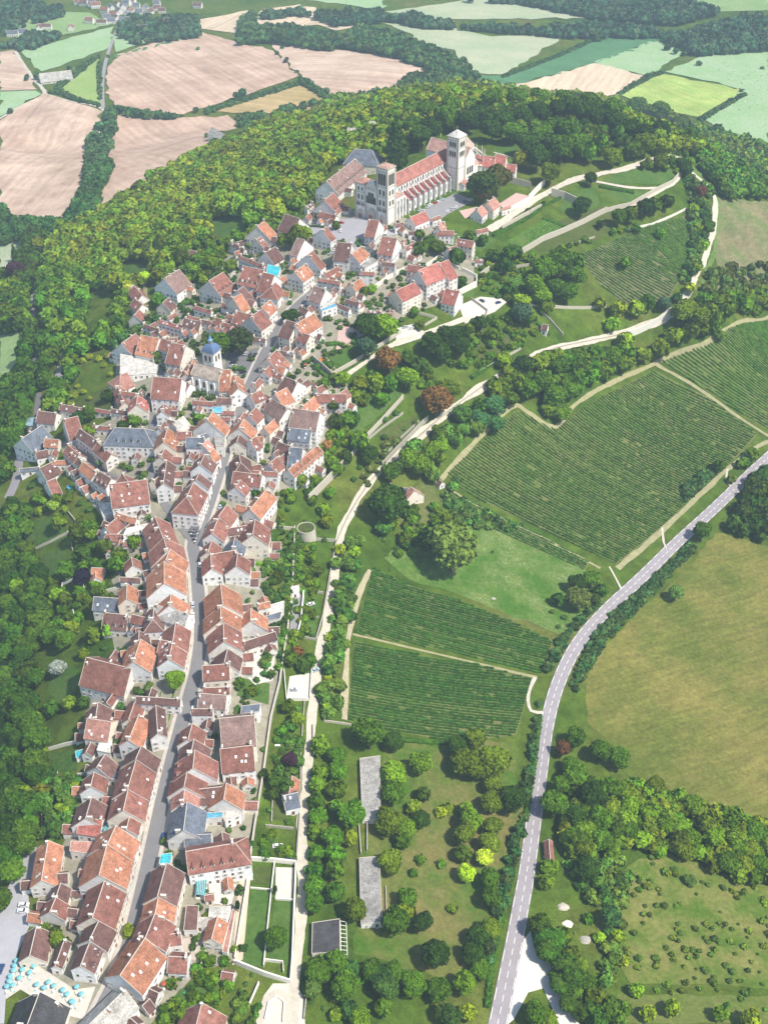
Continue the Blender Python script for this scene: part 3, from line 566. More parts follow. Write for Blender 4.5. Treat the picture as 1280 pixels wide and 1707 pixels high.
def mk_dormer():
    b = MB(); b.box((0, .6, 0), 1.3, 2.0, 1.5, m=0); b.box((0, -.42, .25), .75, .08, 1.05, m=1)
    P = [(-.85, -.55, 1.45), (.85, -.55, 1.45), (0, -.55, 2.3), (-.85, 1.7, 1.45), (.85, 1.7, 1.45), (0, 1.7, 2.3)]
    b.solid(P, [(0, 1, 2), (3, 5, 4), (0, 2, 5, 3), (1, 4, 5, 2), (0, 3, 4, 1)], 2); return b.mesh('dormer', [M['white'], M['glass'], M['roof']])
def mk_chimney(k):
    b = MB(); L = (1.5, 2.1, .9)[k]; b.box((0, 0, -1.2), .62, L, 2.9, m=0); b.box((0, 0, 1.6), .78, L + .16, .16, m=1)
    for i in range((2, 3, 1)[k]): b.cone((0, (i - ((2, 3, 1)[k] - 1) / 2) * .55, 1.75), .14, .11, .42, 8, 2)
    return b.mesh('chimney', [M['stone'] if k else M['brick'], M['white'], M['brick']])
def mk_window2(kind):
    b = MB(); b.box((0, -.03, 0), 1.1, .10, 1.6, m=0)
    if kind == 1:
        for q in (-1, 1): b.box((q * .24, -.08, .06), .46, .06, 1.45, m=2)
    else: b.box((0, -.06, .1), .82, .06, 1.35, m=1); b.box((0, -.1, -.06), 1.2, .18, .08, m=0)
    return b.mesh('window', [M['stone'], M['glass'], M['shutter']])
W_ALT = [mk_window2(1), mk_window2(2)]
W_ME, D_ME, S_ME, DO_ME, CH_ME = mk_window(), mk_door(), mk_sky(), mk_dormer(), [mk_chimney(k) for k in range(3)]
def roof_mesh(h, b):
    """two tiled slopes with real thickness, hips where asked, pale mortar along ridge and verges"""
    ov, th = .32, .22; d, n = h['d'], h['n']; hw = h['hw'] + ov; sl = .92; ze = h['ze'] - ov * sl + .16; zr = h['zr'] + .16
    hip1, hip2 = 'h' in h['fl'], 'z' in h['fl']
    c1 = h['C1'] - d * (ov if hip1 else .18); c2 = h['C2'] + d * (ov if hip2 else .18)
    a = h['A'] if hip1 else c1; bb = h['B'] if hip2 else c2
    def p3(p, z): return np.array([p[0], p[1], z])
    for s in (-1, 1):
        e1, e2 = c1 + n * s * hw, c2 + n * s * hw
        P = [p3(e1, ze), p3(e2, ze), p3(bb, zr), p3(a, zr)]
        Q = [p - np.array([0, 0, th]) for p in P]
        F = [(0, 1, 2, 3), (7, 6, 5, 4), (0, 4, 5, 1), (1, 5, 6, 2), (3, 7, 4, 0)]
        if s > 0: F = [f[::-1] for f in F]
        # the face order above is outward for s<0 when d x n is up
        b.solid(P + Q, F, 0)
    for hp, c, r_, s in ((hip1, c1, a, -1), (hip2, c2, bb, 1)):
        if hp:
            P = [p3(c - n * hw, ze), p3(c + n * hw, ze), p3(r_, zr)]
            b.face(P if s > 0 else P[::-1], 0)
    def bar(p, q, wd=.13, up=.07): b.tube([p + (0, 0, up), q + (0, 0, up)], wd, 5, 1)
    bar(p3(a, zr), p3(bb, zr), .17)
    for hp, c, r_ in ((hip1, c1, a), (hip2, c2, bb)):
        for s in (-1, 1): bar(p3(c + n * s * hw, ze), p3(r_, zr), .10 if not hp else .13, .03)
def put_windows(h, o, Pa, Pb, nrm, z1, door):
    """rows of windows along the wall Pa-Pb that looks along nrm"""
    L = np.linalg.norm(Pb - Pa); mid = (Pa + Pb) / 2; g = float(hgt(*mid)); Hh = z1 - g
    if L < 2.6 or Hh < 1.9: return
    ns = max(1, int((Hh + .3) / 2.75)); nc = max(1, int((L - .6) / 2.9)); rz = math.atan2(nrm[1], nrm[0]) + math.pi / 2
    for i in range(nc):
        p = Pa + (Pb - Pa) * (i + .5) / nc
        q_ = p + nrm * .8
        for k in range(ns):
            z = g + .9 + 2.75 * k
            if z + 1.5 > z1 or blocked(q_[0], q_[1], z, h): continue
            if k == 0 and door and i == nc // 2: link('door', D_ME, o, (p[0] - h['o'][0], p[1] - h['o'][1], g + .1 - h['o'][2]), rz); continue
            if random.random() < .82: link('window', random.choice((W_ME, W_ME, W_ALT[0], W_ALT[1])), o, (p[0] - h['o'][0], p[1] - h['o'][1], z - h['o'][2]), rz)
def build_house(h):
    c = h['c']; h['o'] = (float(c[0]), float(c[1]), h['z0'] + 1)
    o = empty('house' if h['wall'] > 3.6 else 'outbuilding', h['o']); h['obj'] = o
    wc = WC[3] if 'w' in h['fl'] else random.choice(WC); rc = np.array(CO[h['col']]) * random.uniform(.85, 1.15)
    def sh(b): b.v = [(x - h['o'][0], y - h['o'][1], z - h['o'][2]) for x, y, z in b.v]; return b
    wb = MB()
    if h['kind'] == 'f':
        P = h['poly']
        if sum(P[i][0] * P[(i + 1) % len(P)][1] - P[(i + 1) % len(P)][0] * P[i][1] for i in range(len(P))) < 0: P = P[::-1]
        if 't' in h['fl']:      # glazed roof on slim posts
            o.name = 'glasshouse'
            rb = MB(); rb.prism(P, h['ze'], h['ze'] + .12)
            for i in range(1, 6):
                f = i / 6; a_, b_ = P[0] + (P[1] - P[0]) * f, P[3] + (P[2] - P[3]) * f; rb.tube([(*a_, h['ze'] + .16), (*b_, h['ze'] + .16)], .07, 4, 1)
            sh(rb).build('glazed_roof', [M['roof'], M['white']], o, color=(.05, .27, .30))
            for p in P: wb.box((p[0], p[1], h['z0']), .2, .2, h['ze'] - h['z0'])
            wb.prism([p * .96 + np.array(c) * .04 for p in P], h['z0'], h['z0'] + 1.8); sh(wb).build('wall', M['wall'], o, color=wc); return
        wb.prism(P, h['z0'], h['ze'] + .05); sh(wb).build('wall', M['wall'], o, color=wc)
        rb = MB(); Q = [p + (p - np.array(c)) / np.linalg.norm(p - np.array(c)) * .12 for p in P]; rb.prism(Q, h['ze'] + .02, h['ze'] + .24, 0)
        for i in range(len(Q)): rb.tube([(*Q[i], h['ze'] + .3), (*Q[(i + 1) % len(Q)], h['ze'] + .3)], .13, 4, 1)
        sh(rb).build('roof', [M['roof'], M['mortar']], o, color=tuple(rc))
        if h['wall'] > 2.8:
            for i in range(len(P)):
                a_, b_ = P[i], P[(i + 1) % len(P)]; t = (b_ - a_) / np.linalg.norm(b_ - a_); nr = np.array([t[1], -t[0]])
                if nr[1] < .3: put_windows(h, o, a_, b_, nr, h['ze'], nr[1] < -.8)
        return
    d, n, hw = h['d'], h['n'], h['hw']; C1, C2 = h['C1'], h['C2']
    r1, r2 = 'h' in h['fl'], 'z' in h['fl']
    q = [C1 - n * hw, C2 - n * hw, C2 + n * hw, C1 + n * hw]
    V = [(*p, h['z0']) for p in q] + [(*p, h['ze']) for p in q] + [(*C1, h['zr'] - .02), (*C2, h['zr'] - .02)]
    F = [(0, 1, 5, 4), (2, 3, 7, 6), (1, 2, 6, 5) if r2 else (1, 2, 6, 9, 5), (3, 0, 4, 7) if r1 else (3, 0, 4, 8, 7)]
    wb.solid(V, F); sh(wb).build('wall', M['wall'], o, color=wc)
    rb = MB(); roof_mesh(h, rb); ro = sh(rb).build('roof', [M['roof'], M['mortar']], o, color=tuple(rc))
    L = np.linalg.norm(h['B'] - h['A']); O = np.array(h['o'])
    def loc(p, z): return (p[0] - O[0], p[1] - O[1], z - O[2])
    rzn = math.atan2(d[1], d[0])
    if h['wall'] > 3.6:
        for f in ([.06, .94] if L > 9 else [.08]) + ([.5] if L > 16 else []):
            if random.random() < .8:
                s = random.uniform(-.35, .35) if f != .5 else .2; p = h['A'] + (h['B'] - h['A']) * f + n * hw * s
                link('chimney', random.choice(CH_ME), ro, loc(p, h['zr'] - abs(s) * hw * .92), rzn)
    vis = [s for s in (-1, 1) if (n * s)[1] < .25 or (n * s)[0] > .5] or [1]
    sl = math.atan(.92)
    if 's' in h['fl'] or (random.random() < .3 and h['wall'] > 3.6):
        for k in range(random.choice((2, 3, 4)) if 's' in h['fl'] else random.choice((1, 2))):
            s = random.choice(vis); f, gq = random.uniform(.15, .85), random.uniform(.25, .8); p = h['A'] + (h['B'] - h['A']) * f + n * s * hw * gq
            x = link('skylight', S_ME, ro, loc(p, h['zr'] - gq * hw * .92 + .2)); x.rotation_euler = (Matrix.Rotation(math.atan2((n * s)[1], (n * s)[0]) + math.pi / 2, 3, 'Z') @ Matrix.Rotation(sl, 3, 'X')).to_euler()
    if 'm' in h['fl'] or 'd' in h['fl']:
        k = max(2, int(L / (3.4 if 'm' in h['fl'] else 5)))
        for i in range(k):
            s = sorted(vis, key=lambda s: (n * s)[1])[0]; p = h['A'] + (h['B'] - h['A']) * (i + .5) / k + n * s * hw * .78
            link('dormer', DO_ME, ro, loc(p, h['zr'] - .78 * hw * .92 - .25), math.atan2((n * s)[1], (n * s)[0]) + math.pi / 2, color=CO[h['col']])
    dr = True
    for a_, b_, nr in ((q[0], q[1], -n), (q[3], q[2], n), (q[0], q[3], -d), (q[1], q[2], d)):
        if nr[1] < .35 or nr[0] > .6:
            put_windows(h, o, a_, b_, nr, h['ze'], dr); dr = False
def near_road(x, y, g):
    for L, w_ in ROADS[:3] + ROADS[3:]:
        if (np.hypot(L[:, 0] - x, L[:, 1] - y) < w_ / 2 + g).any(): return True
    return False
def add_wing(h):
    """a lower gabled wing or lean-to growing from one side, part of its house"""
    if h['kind'] != 'h' or h['wall'] < 4.5 or h['uv'][0] > 720: return
    d, n = h['d'], h['n']; L = np.linalg.norm(h['B'] - h['A']); done = 0
    for s, f in random.sample([(a, b) for a in (-1, 1) for b in (.25, .75)], 4):
        ln, wd = random.uniform(3.5, 6.0), random.uniform(1.7, 2.6); c0 = h['A'] + d * L * f + n * s * (h['hw'] - .2); c1 = c0 + n * s * ln
        if L < wd * 2: continue
        tst = [c0 + n * s * ln * t + d * wd * q for t in (.3, .65, 1.05) for q in (-1, 0, 1)]
        if any(in_house(*t) for t in tst) or any(near_road(t[0], t[1], 1.6) for t in tst[3:]): continue
        g = float(hgt(*c1)); wl = min(h['ze'] - g - .6, random.uniform(2.8, 4.4))
        if wl < 2.2: continue
        w2 = dict(A=c0, B=c1, C1=c0, C2=c1, hw=wd, d=n * s, n=np.array([-(n * s)[1], (n * s)[0]]), ze=g + wl, zr=g + wl + wd * .92, fl='')
        q = [c0 - w2['n'] * wd, c1 - w2['n'] * wd, c1 + w2['n'] * wd, c0 + w2['n'] * wd]; O = h['o']; z0 = g - 2
        V = [(*p, z0) for p in q] + [(*p, w2['ze']) for p in q] + [(*c0, w2['zr'] - .02), (*c1, w2['zr'] - .02)]; wb = MB(); wb.solid(V, [(0, 1, 5, 4), (2, 3, 7, 6), (1, 2, 6, 9, 5), (3, 0, 4, 8, 7)])
        rb = MB(); roof_mesh(w2, rb)
        for b in (wb, rb): b.v = [(x - O[0], y - O[1], z - O[2]) for x, y, z in b.v]
        wo_ = wb.build('wing', [M['wall']], h['obj'], color=random.choice(WC)); rb.build('wing_roof', [M['roof'], M['mortar']], wo_, color=tuple(np.array(CO[random.choice('rrbbo')]) * random.uniform(.8, 1.15)))
        e = w2['d']; p = c1; link('window', W_ME, wo_, (p[0] - O[0], p[1] - O[1], g + 1 - O[2]), math.atan2(e[1], e[0]) + math.pi / 2)
        HS.append(dict(foot=[tuple(p) for p in q], c=np.mean(q, axis=0), ze=w2['ze'], kind='f', poly=q, wing=1)); done += 1
        if done == 2: return
for h in HS: build_house(h)
BASE = list(HS); random.seed(3)
for h in BASE: add_wing(h)
HS_ALL, HS_MAIN = HS, BASE
# --- labels: colour first, then which one along its row
ORD = 'first second third fourth fifth sixth seventh eighth ninth tenth eleventh twelfth thirteenth fourteenth fifteenth sixteenth seventeenth eighteenth nineteenth twentieth'.split()
def street_u(v):
    P = px('140,1740 168,1690 205,1612 230,1520 253,1420 275,1320 292,1250 311,1180 327,1120 335,1060 332,1000 327,940 323,905 340,865 362,800 376,755 398,695 416,645 440,592 462,552 490,515 530,480 560,450 585,415')
    vs = [-p[1] for p in P]; return float(np.interp(-v, vs, [p[0] for p in P]))
def zone(u, v):
    if u > 740 and v < 360: return 'east of the basilica square' if v < 260 else 'near the nave car park'
    if v < 230 and u < 480: return 'in the fields beyond the wood'
    if u > 560 and v > 1190: return 'beside the orchard'
    if u > 660 and v > 560: return 'below the ramparts among vines'
    if v < 375: return 'left of the basilica front'
    if v < 470: return 'above the upper street, left half' if u < 500 else ('round the basilica square' if u < 640 else 'below the nave car park')
    su = street_u(v); dx = u - su
    a = 'lowest' if v > 1400 else 'lower' if v > 1150 else 'middle' if v > 890 else 'central' if v > 640 else 'upper'
    if v > 640 and v < 895 and u < su:
        return 'by the town gate' if u < 120 else 'left of the curved lane' if u < 258 else 'between the forking streets'
    if dx < 0: return 'lining the left of the %s street' % a if dx > -45 else 'in the left back row, %s stretch' % a
    return 'lining the right of the %s street' % a if dx < 55 else 'in the right back row, %s stretch' % a
from collections import defaultdict
bz = defaultdict(list)
for h in HS_MAIN: bz[(zone(*h['uv']), h['col'], h['wall'] > 3.6)].append(h)
for (z, c, big), L in bz.items():
    L.sort(key=lambda h: -h['uv'][1])
    for i, h in enumerate(L):
        o = h['obj']; nm = 'house' if big else 'outbuilding'
        if o.name.startswith('glasshouse'): nm = 'glazed annexe'
        pos = ('' if len(L) == 1 else 'nearest ' if i == 0 else 'farthest ' if i == len(L) - 1 else (ORD[i] + ' nearest ' if i < 20 else ''))
        ex = {'m': 'with dormers ', 's': 'with skylights ', 'd': 'with dormers '}.get(h['fl'][-1:] if h['kind'] == 'h' else '', '')
        tag(o, '%s%s %s %s%s' % (pos, CN[c], nm, ex, z), 'house' if big else 'outbuilding', 'village houses' if big else 'village outbuildings')
# ------------------------------------------------------------------ trees
def ico(sub):
    bm = bmesh.new(); bmesh.ops.create_icosphere(bm, subdivisions=sub, radius=1); v = np.array([tuple(x.co) for x in bm.verts]); f = [tuple(x.index for x in p.verts) for p in bm.faces]; bm.free(); return v, f
ICO1, ICO2 = ico(1), ico(2)
def crown_arrays(seed, nleaf, leaf, lumps=8, shape=(1, 1, 1), conic=False):
    """leaf clumps spread over overlapping lumps, with a rough core so that the crown is not see-through; unit radius, base at z=0"""
    r = np.random.default_rng(seed); V = []; F = []
    C = [(0, 0, 1.0)]; Rr = [.72]
    for i in range(lumps):
        a = 6.283 * (i + r.uniform(-.3, .3)) / lumps * 1.0; e = r.uniform(-.5, .85); k = r.uniform(.42, .62)
        C.append((math.cos(a) * math.cos(e) * k, math.sin(a) * math.cos(e) * k, 1.0 + math.sin(e) * k * .95)); Rr.append(r.uniform(.32, .5))
    if conic:
        C = [(0, 0, .35 + .42 * i) for i in range(6)]; Rr = [.85 - .13 * i for i in range(6)]
    C = np.array(C); Rr = np.array(Rr); n = 0
    for c, q in zip(C, Rr):
        iv, if_ = ICO1; P = iv * q * .86 * (1 + r.normal(0, .09, (len(iv), 1))) + c
        V.append(P); F += [tuple(n + k for k in f) for f in if_]; n += len(P)
    cnt = 0
    while cnt < nleaf:
        i = r.choice(len(C), p=Rr ** 2 / (Rr ** 2).sum()); dv = r.normal(0, 1, 3); dv /= np.linalg.norm(dv)
        if dv[2] < -.55: continue
        p = C[i] + dv * Rr[i] * r.uniform(.88, 1.1)
        if (np.linalg.norm(C - p, axis=1) < Rr * .84).any(): continue
        nn = dv + r.normal(0, .55, 3); nn /= np.linalg.norm(nn); t = np.cross(nn, r.normal(0, 1, 3)); t /= np.linalg.norm(t); b = np.cross(nn, t); s = leaf * r.uniform(.6, 1.4)
        V.append(np.array([p + (t + b * .4) * s, p + (b - t * .3) * s, p - (t + b * .3) * s, p + (t * .3 - b) * s])); F.append((n, n + 1, n + 2, n + 3)); n += 4; cnt += 1
    V = np.concatenate(V) * np.array(shape); return V, F
def me_from(name, V, F, m):
    me = bpy.data.meshes.new(name); me.from_pydata(V.tolist(), [], F); me.materials.append(m); me.update(); return me
CROWN = [me_from('crown', *crown_arrays(10 + i, 900, .085, (8, 7, 9, 10, 7, 8)[i], ((1, 1, 1), (1, 1, 1.15), (1.05, .95, .9), (1, 1, 1.05), (.9, 1.05, 1.2), (1, 1, .85))[i]), M['leaf']) for i in range(6)]
CONE = me_from('crown', *crown_arrays(40, 700, .09, shape=(.8, .8, 1.15), conic=True), M['leaf'])
COLM = me_from('crown', *crown_arrays(41, 600, .10, 7, shape=(.55, .55, 2.1)), M['leaf'])
SHRUB = [me_from('foliage', *crown_arrays(50 + i, 260, .15, 5, (1, 1, .8)), M['leaf']) for i in range(3)]
def mk_trunk():
    b = MB(); b.tube([(0, 0, -.6), (.02, 0, .4), (-.02, .03, 1.1), (0, 0, 1.6)], [.11, .085, .07, .04], 7)
    for a in (0.4, 2.3, 4.4): b.tube([(0, 0, .5), (math.cos(a) * .3, math.sin(a) * .3, 1.0), (math.cos(a) * .5, math.sin(a) * .5, 1.4)], [.05, .035, .015], 5)
    return b.mesh('trunk', M['bark'])
TRUNK = mk_trunk()
FC = [(.045, .115, .018), (.06, .14, .02), (.085, .165, .022), (.035, .085, .02), (.055, .12, .04), (.12, .20, .025)]
NT_ = 0
QUEUE = []
def tree(x, y, r, col, label, group=None, me=None, hs=1.0, shade=None):
    if group is None: return tree_now(x, y, r, col, label, None, me, hs=hs)
    QUEUE.append((r / math.sqrt(x * x + y * y + 160000), x, y, r, tuple(col), label, group, shade)); TREEPOS.append((x, y, r))
def tree_now(x, y, r, col, label, group=None, me=None, name='tree', cat='tree', hs=1.0, z=None, lift=.35):
    global NT_
    NT_ += 1; z = float(hgt(x, y)) if z is None else z
    o = empty(name, (x, y, z), rng.uniform(0, 6.28)); tag(o, label, cat, group)
    me = me or CROWN[int(rng.integers(6))]
    c = link('crown', me, o, (0, 0, r * lift), color=tuple(np.clip(np.array(col) * rng.uniform(.8, 1.25), 0, 1))); c.scale = (r * 1.2, r * 1.2, r * hs * 1.12)
    t = link('trunk', TRUNK, o, (0, 0, 0)); t.scale = (r * 1.0, r * 1.0, r * (lift + .9)); TREEPOS.append((x, y, r)); return o
def shrub(x, y, r, col, label, group=None, hs=1.0):
    z = float(hgt(x, y)); o = empty('shrub', (x, y, z), rng.uniform(0, 6.28)); tag(o, label, 'shrub', group)
    c = link('foliage', SHRUB[int(rng.integers(3))], o, (0, 0, -r * .25), color=tuple(np.array(col) * rng.uniform(.8, 1.25))); c.scale = (r, r, r * hs)
    t = link('stem', TRUNK, o, (0, 0, 0)); t.scale = (r * .8, r * .8, r * .8); return o
TREEPOS = []
def ptree(u, v, rpx, col, label, group=None, **k):
    """u, v: middle of the crown in the photograph, rpx: its half width there"""
    r = 4.0
    for _ in range(3):
        p = at(u, v, r * 1.3); dist = (p - np.array([0, 0, 400])) @ FW; r = rpx * dist / FPX
    return tree(p[0], p[1], r, col, label, group, **k)
DG, MG, LG, YG, OL, RB, PU, BL = (.036, .082, .008), (.078, .165, .009), (.15, .27, .012), (.42, .64, .02), (.125, .185, .010), (.24, .125, .035), (.05, .02, .035), (.07, .14, .07)
SOLO = [(755, 918, 38, (.17, .25, .04), 'big yellow-green tree in the meadow between the vineyards'), (722, 905, 26, DG, 'dark tree tucked behind the big yellow-green meadow tree'),
 (727, 668, 25, RB, 'large rust brown tree beside the chalk path'), (644, 604, 20, RB, 'rust brown tree above the rampart'), (681, 632, 18, LG, 'bright green rounded tree just right of the rust brown rampart tree'),
 (822, 676, 19, (.05, .14, .04), 'bluish green tree at the upper corner of the big vineyard, upper one'), (800, 700, 17, (.05, .14, .04), 'bluish green tree at the upper corner of the big vineyard, left one'), (826, 705, 15, (.055, .15, .035), 'bluish green tree at the upper corner of the big vineyard, lower one'), (748, 652, 18, OL, 'grey green tree just above the rust brown path tree'),
 (648, 845, 30, DG, 'dark tree by the garden shed below the chalk path'), (650, 790, 14, MG, 'small tree above the garden shed with the red parasol'),
 (610, 545, 19, DG, 'dark round tree by the pink forecourt'), (643, 548, 20, LG, 'light green round tree by the pink forecourt'), (608, 578, 18, BL, 'greyish round tree on the mansion lawn'),
 (399, 567, 22, (.045, .065, .018), 'large dark brown-green tree behind the old church car park'), (368, 575, 20, MG, 'green tree beside the domed tower'), (480, 528, 11, DG, 'dark round tree in the mansion corner'), (490, 527, 9, DG, 'smaller dark tree against the mansion'),
 (293, 1132, 16, LG, 'bright tree at the roadside by the big brown roof'), (278, 1355, 0, None, ''), (459, 1565, 18, MG, 'round tree on the walled garden lawns'), (397, 1515, 7, DG, 'thin dark cypress by the sandy path'), (459, 1488, 6, DG, 'thin cypress by the white patio'),
 (484, 1265, 12, PU, 'purple tree in the garden beside the chalk path'), (137, 963, 14, (.02, .015, .035), 'nearly black purple tree in the gardens at left'), (96, 1113, 14, (.30, .34, .28), 'silver leaved tree on the left garden lawn'),
 (90, 842, 10, (.25, .38, .04), 'lime green tree in the gardens below the town gate'), (243, 465, 9, YG, 'lime tree at the head of the grassy lane'), (776, 1458, 14, YG, 'lime yellow tree in the orchard, left of two'), (807, 1430, 14, (.46, .58, .035), 'lime yellow tree in the orchard, right of two'),
 (963, 998, 20, (.12, .16, .03), 'olive tree at the end of the flower meadow'), (1170, 888, 14, MG, 'round tree at the roadside on the main road bend'), (1125, 990, 12, (.13, .24, .04), 'pale small tree at the edge of the olive field'),
 (1018, 1530, 16, (.07, .17, .04), 'bright round tree beside the gravel clearing'), (937, 1250, 12, (.16, .07, .025), 'rust coloured tree beside the main road'),
 (660, 250, 24, DG, 'huge dark cedar behind the basilica towers'), (802, 308, 25, (.07, .12, .02), 'round tree in front of the monastery wing'), (828, 302, 21, (.10, .10, .02), 'brownish tree in front of the monastery wing'), (806, 325, 14, (.15, .11, .03), 'low rust tinged tree by the pink house'),
 (490, 325, 10, BL, 'blue green spruce below the monastery'), (917, 290, 16, OL, 'tree with rusty edge by the wide terrace walk'), (1100, 270, 12, OL, 'lone olive green tree on the terrace lawn'), (968, 345, 14, DG, 'dark round tree by the ruined wall'), (985, 300, 10, DG, 'dark round tree where the terrace walks part'),
 (1030, 365, 12, MG, 'tree under the terrace wall, left of the cluster'), (1135, 270, 9, DG, 'dark tree at the outer corner of the terrace walk'), (1143, 285, 10, DG, 'second dark tree outside the terrace walk'), (1167, 322, 9, (.14, .06, .03), 'red-brown tree inside the chalk path bend'), (1180, 380, 10, MG, 'round tree at the outer side of the chalk path'),
 (1003, 260, 0, None, ''), (868, 525, 16, BL, 'bluish tree above the terrace garden'), (1106, 505, 11, BL, 'bluish tree at the foot of the sloping vineyard'), (770, 1405, 0, None, ''), (25, 425, 8, DG, 'dark fir at the edge of the striped lawn'), (27, 455, 14, PU, 'purple tree at the left edge of the wood'),
 (262, 425, 9, DG, 'tall dark cypress at the edge of the wood'), (250, 430, 9, BL, 'blue spruce at the edge of the wood')]
for u, v, r, c, lab in SOLO:
    if r: ptree(u, v, r, c, lab, me=(CONE if ('spruce' in lab or 'fir ' in lab or 'cedar' in lab) else COLM if 'cypress' in lab else None), hs=1)
def many(s, lab, grp, col, r0=None):
    for t in s.split(';'):
        a = [float(q) for q in t.split()]; ptree(a[0], a[1], a[2], col if len(a) < 4 else [DG, MG, LG, YG, OL, RB][int(a[3])], lab, grp, shade='' if len(a) < 4 else ['dark green ', 'mid green ', 'light green ', 'lime ', 'olive ', 'rusty '][int(a[3])])
many('533 1243 14;562 1258 15;532 1288 14;563 1288 15;528 1308 13;560 1320 14;528 1336 13;560 1345 12;530 1362 15;526 1384 12;555 1398 17;585 1362 22;526 1420 13;560 1428 14;524 1452 13;558 1452 14;524 1480 16;524 1505 16;560 1490 16;584 1398 12 2',
     'dense clipped tree in the double row between the chalk path and the long sheds', 'double row of path side trees', (.08, .19, .010))
many('615 1228 24 1;655 1238 15 0;700 1276 18 2;705 1323 12 0;655 1288 20 2;655 1325 18 1;650 1370 22 4;675 1380 18 2;672 1398 14 1;650 1435 20 4;592 1520 18 4;690 1345 12 1;702 1368 14 0;735 1352 9 2;747 1346 9 2;775 1270 24 4;792 1282 18 4;762 1245 16 0;790 1235 16 4;825 1268 26 4;820 1310 14 4;818 1340 16 4;855 1330 22 0;776 1348 13 1;783 1370 18 2;775 1392 17 4;820 1378 16 4;817 1405 17 4;772 1422 14 4;815 1468 16 1;818 1500 16 1;700 1430 8 1;736 1438 7 1;688 1452 7 1;755 1512 8 2;680 1500 16 1;705 1540 16 0;675 1520 14 2;660 1540 22 1;725 1592 22 0;820 1550 16 4;795 1560 18 0;790 1590 18 0;530 1620 20 1;560 1608 18 1;575 1645 22 1;620 1620 18 1;655 1625 18 1;690 1640 20 1;730 1650 20 1;775 1640 18 2;800 1615 16 1;640 1680 14 1;600 1700 16 2;780 1690 12 2;560 1690 10 2',
     'leafy tree scattered through the orchard garden', 'orchard garden trees', MG)
many('950 1275 14 1;960 1230 16 1;1000 1250 18 1;1030 1265 16 1;960 1295 20 1;925 1340 22 1;935 1310 14 1;985 1330 22 0;1000 1370 20 1;960 1360 18 0;1020 1320 18 1;1045 1350 18 2;915 1445 14 4;910 1470 12 1;980 1450 20 0;1080 1360 14 2;1110 1380 16 2;1150 1400 16 2;1190 1400 16 2;1230 1420 16 2;1260 1390 18 1;1070 1400 14 2;1020 1420 12 2;1265 1440 16 1;1100 1420 10 2;1215 1370 12 1;1180 1370 12 1;1140 1350 10 1',
     'tree in the thicket between the main road and the olive field', 'roadside thicket trees', MG)
many('940 1560 14 1;950 1590 14 1;965 1610 14 1;975 1640 15 1;990 1665 14 1;1010 1690 14 1;1040 1680 12 2;1080 1690 12 2;1120 1680 12 2;1200 1690 12 2;1250 1700 14 2;890 1690 18 1;915 1700 14 1;1060 1650 10 2;1040 1600 8 2;1000 1560 10 2;1030 1560 10 2;980 1530 8 1',
     'tree in the rough ground at the bottom of the country road', 'lower right rough trees', (.08, .17, .02))
many('560 940 9;566 915 9 2;575 925 8;590 918 10 2;600 900 9;560 970 7;556 1000 7 2;552 1030 6;549 1060 7 2;545 1090 6;545 1125 7 2;543 1150 8;545 1180 9 2;548 1165 7;680 770 16 2;700 780 16 2;715 760 14 2;735 745 14 2;690 745 12;720 790 12;760 730 12;780 745 0 ;745 720 11;660 780 10;755 810 8;700 760 12;770 690 16;795 715 12;770 715 12;960 975 14 0;985 965 14 1;1000 985 12 0;990 1000 10 0;930 1000 10 0;640 880 12;655 870 10 2'.replace(';780 745 0 ', ''),
     'bushy tree in the strip beside the chalk path', 'chalk path strip trees', (.085, .19, .025))
many('750 560 20 0;720 575 18 0;735 590 16 0;768 575 16 0;790 610 0 0;700 610 14 0;680 600 12 0;770 555 12 0;705 640 0 0;650 640 12 1;625 635 14 1;600 640 12 2;635 665 12 1;570 630 12 2;590 655 12 1;560 700 12 0;555 675 10 0;580 700 12 1;575 760 12 0;600 740 14 1;560 780 12 1;615 760 14 0;540 640 10 1'.replace(';790 610 0 0', '').replace(';705 640 0 0', ''),
     'garden tree on the slope between the ramparts and the village', 'rampart garden trees', MG)
many('905 455 20;930 440 22;955 460 20;925 480 18;945 490 16;890 480 16 2;870 500 14 2;905 495 16 2;880 530 12;910 510 12;890 300 0;1050 360 12;1075 350 12 0;1090 345 12 0;1060 380 8;1110 340 10 0;1100 390 8;1040 440 8;960 440 12;1000 505 10 2;1030 520 12 2;1060 515 12 2;1080 500 12;1020 540 12 2;1140 520 20 4;1160 530 18 4;1180 515 14 1;1150 550 14 1;1120 560 14 2;1100 580 14 1;1070 590 14 1;1040 570 14 2;1020 595 16 1;990 590 14 1;960 600 16 1;930 610 16 1;900 600 14 1;870 610 16 0;900 640 18 1;925 660 20 1;950 650 16 1;880 650 16 1;860 640 14 1;840 640 14 1;935 690 14 2;960 630 14 1;985 625 14 1;1010 620 12 1;840 600 12 2;1190 540 12 1;1210 520 12 1;1240 510 12 1;1265 500 12 1;1160 450 9 2;1150 480 9 2;1170 410 9 2;1160 380 9 2;1155 350 9 1;1200 560 8 1;820 560 10 1;800 540 10 0;850 480 12 0;860 420 10 0'.replace(';890 300 0', ''),
     'tree on the wooded slope between the terraces and the vineyards', 'southern slope trees', MG)
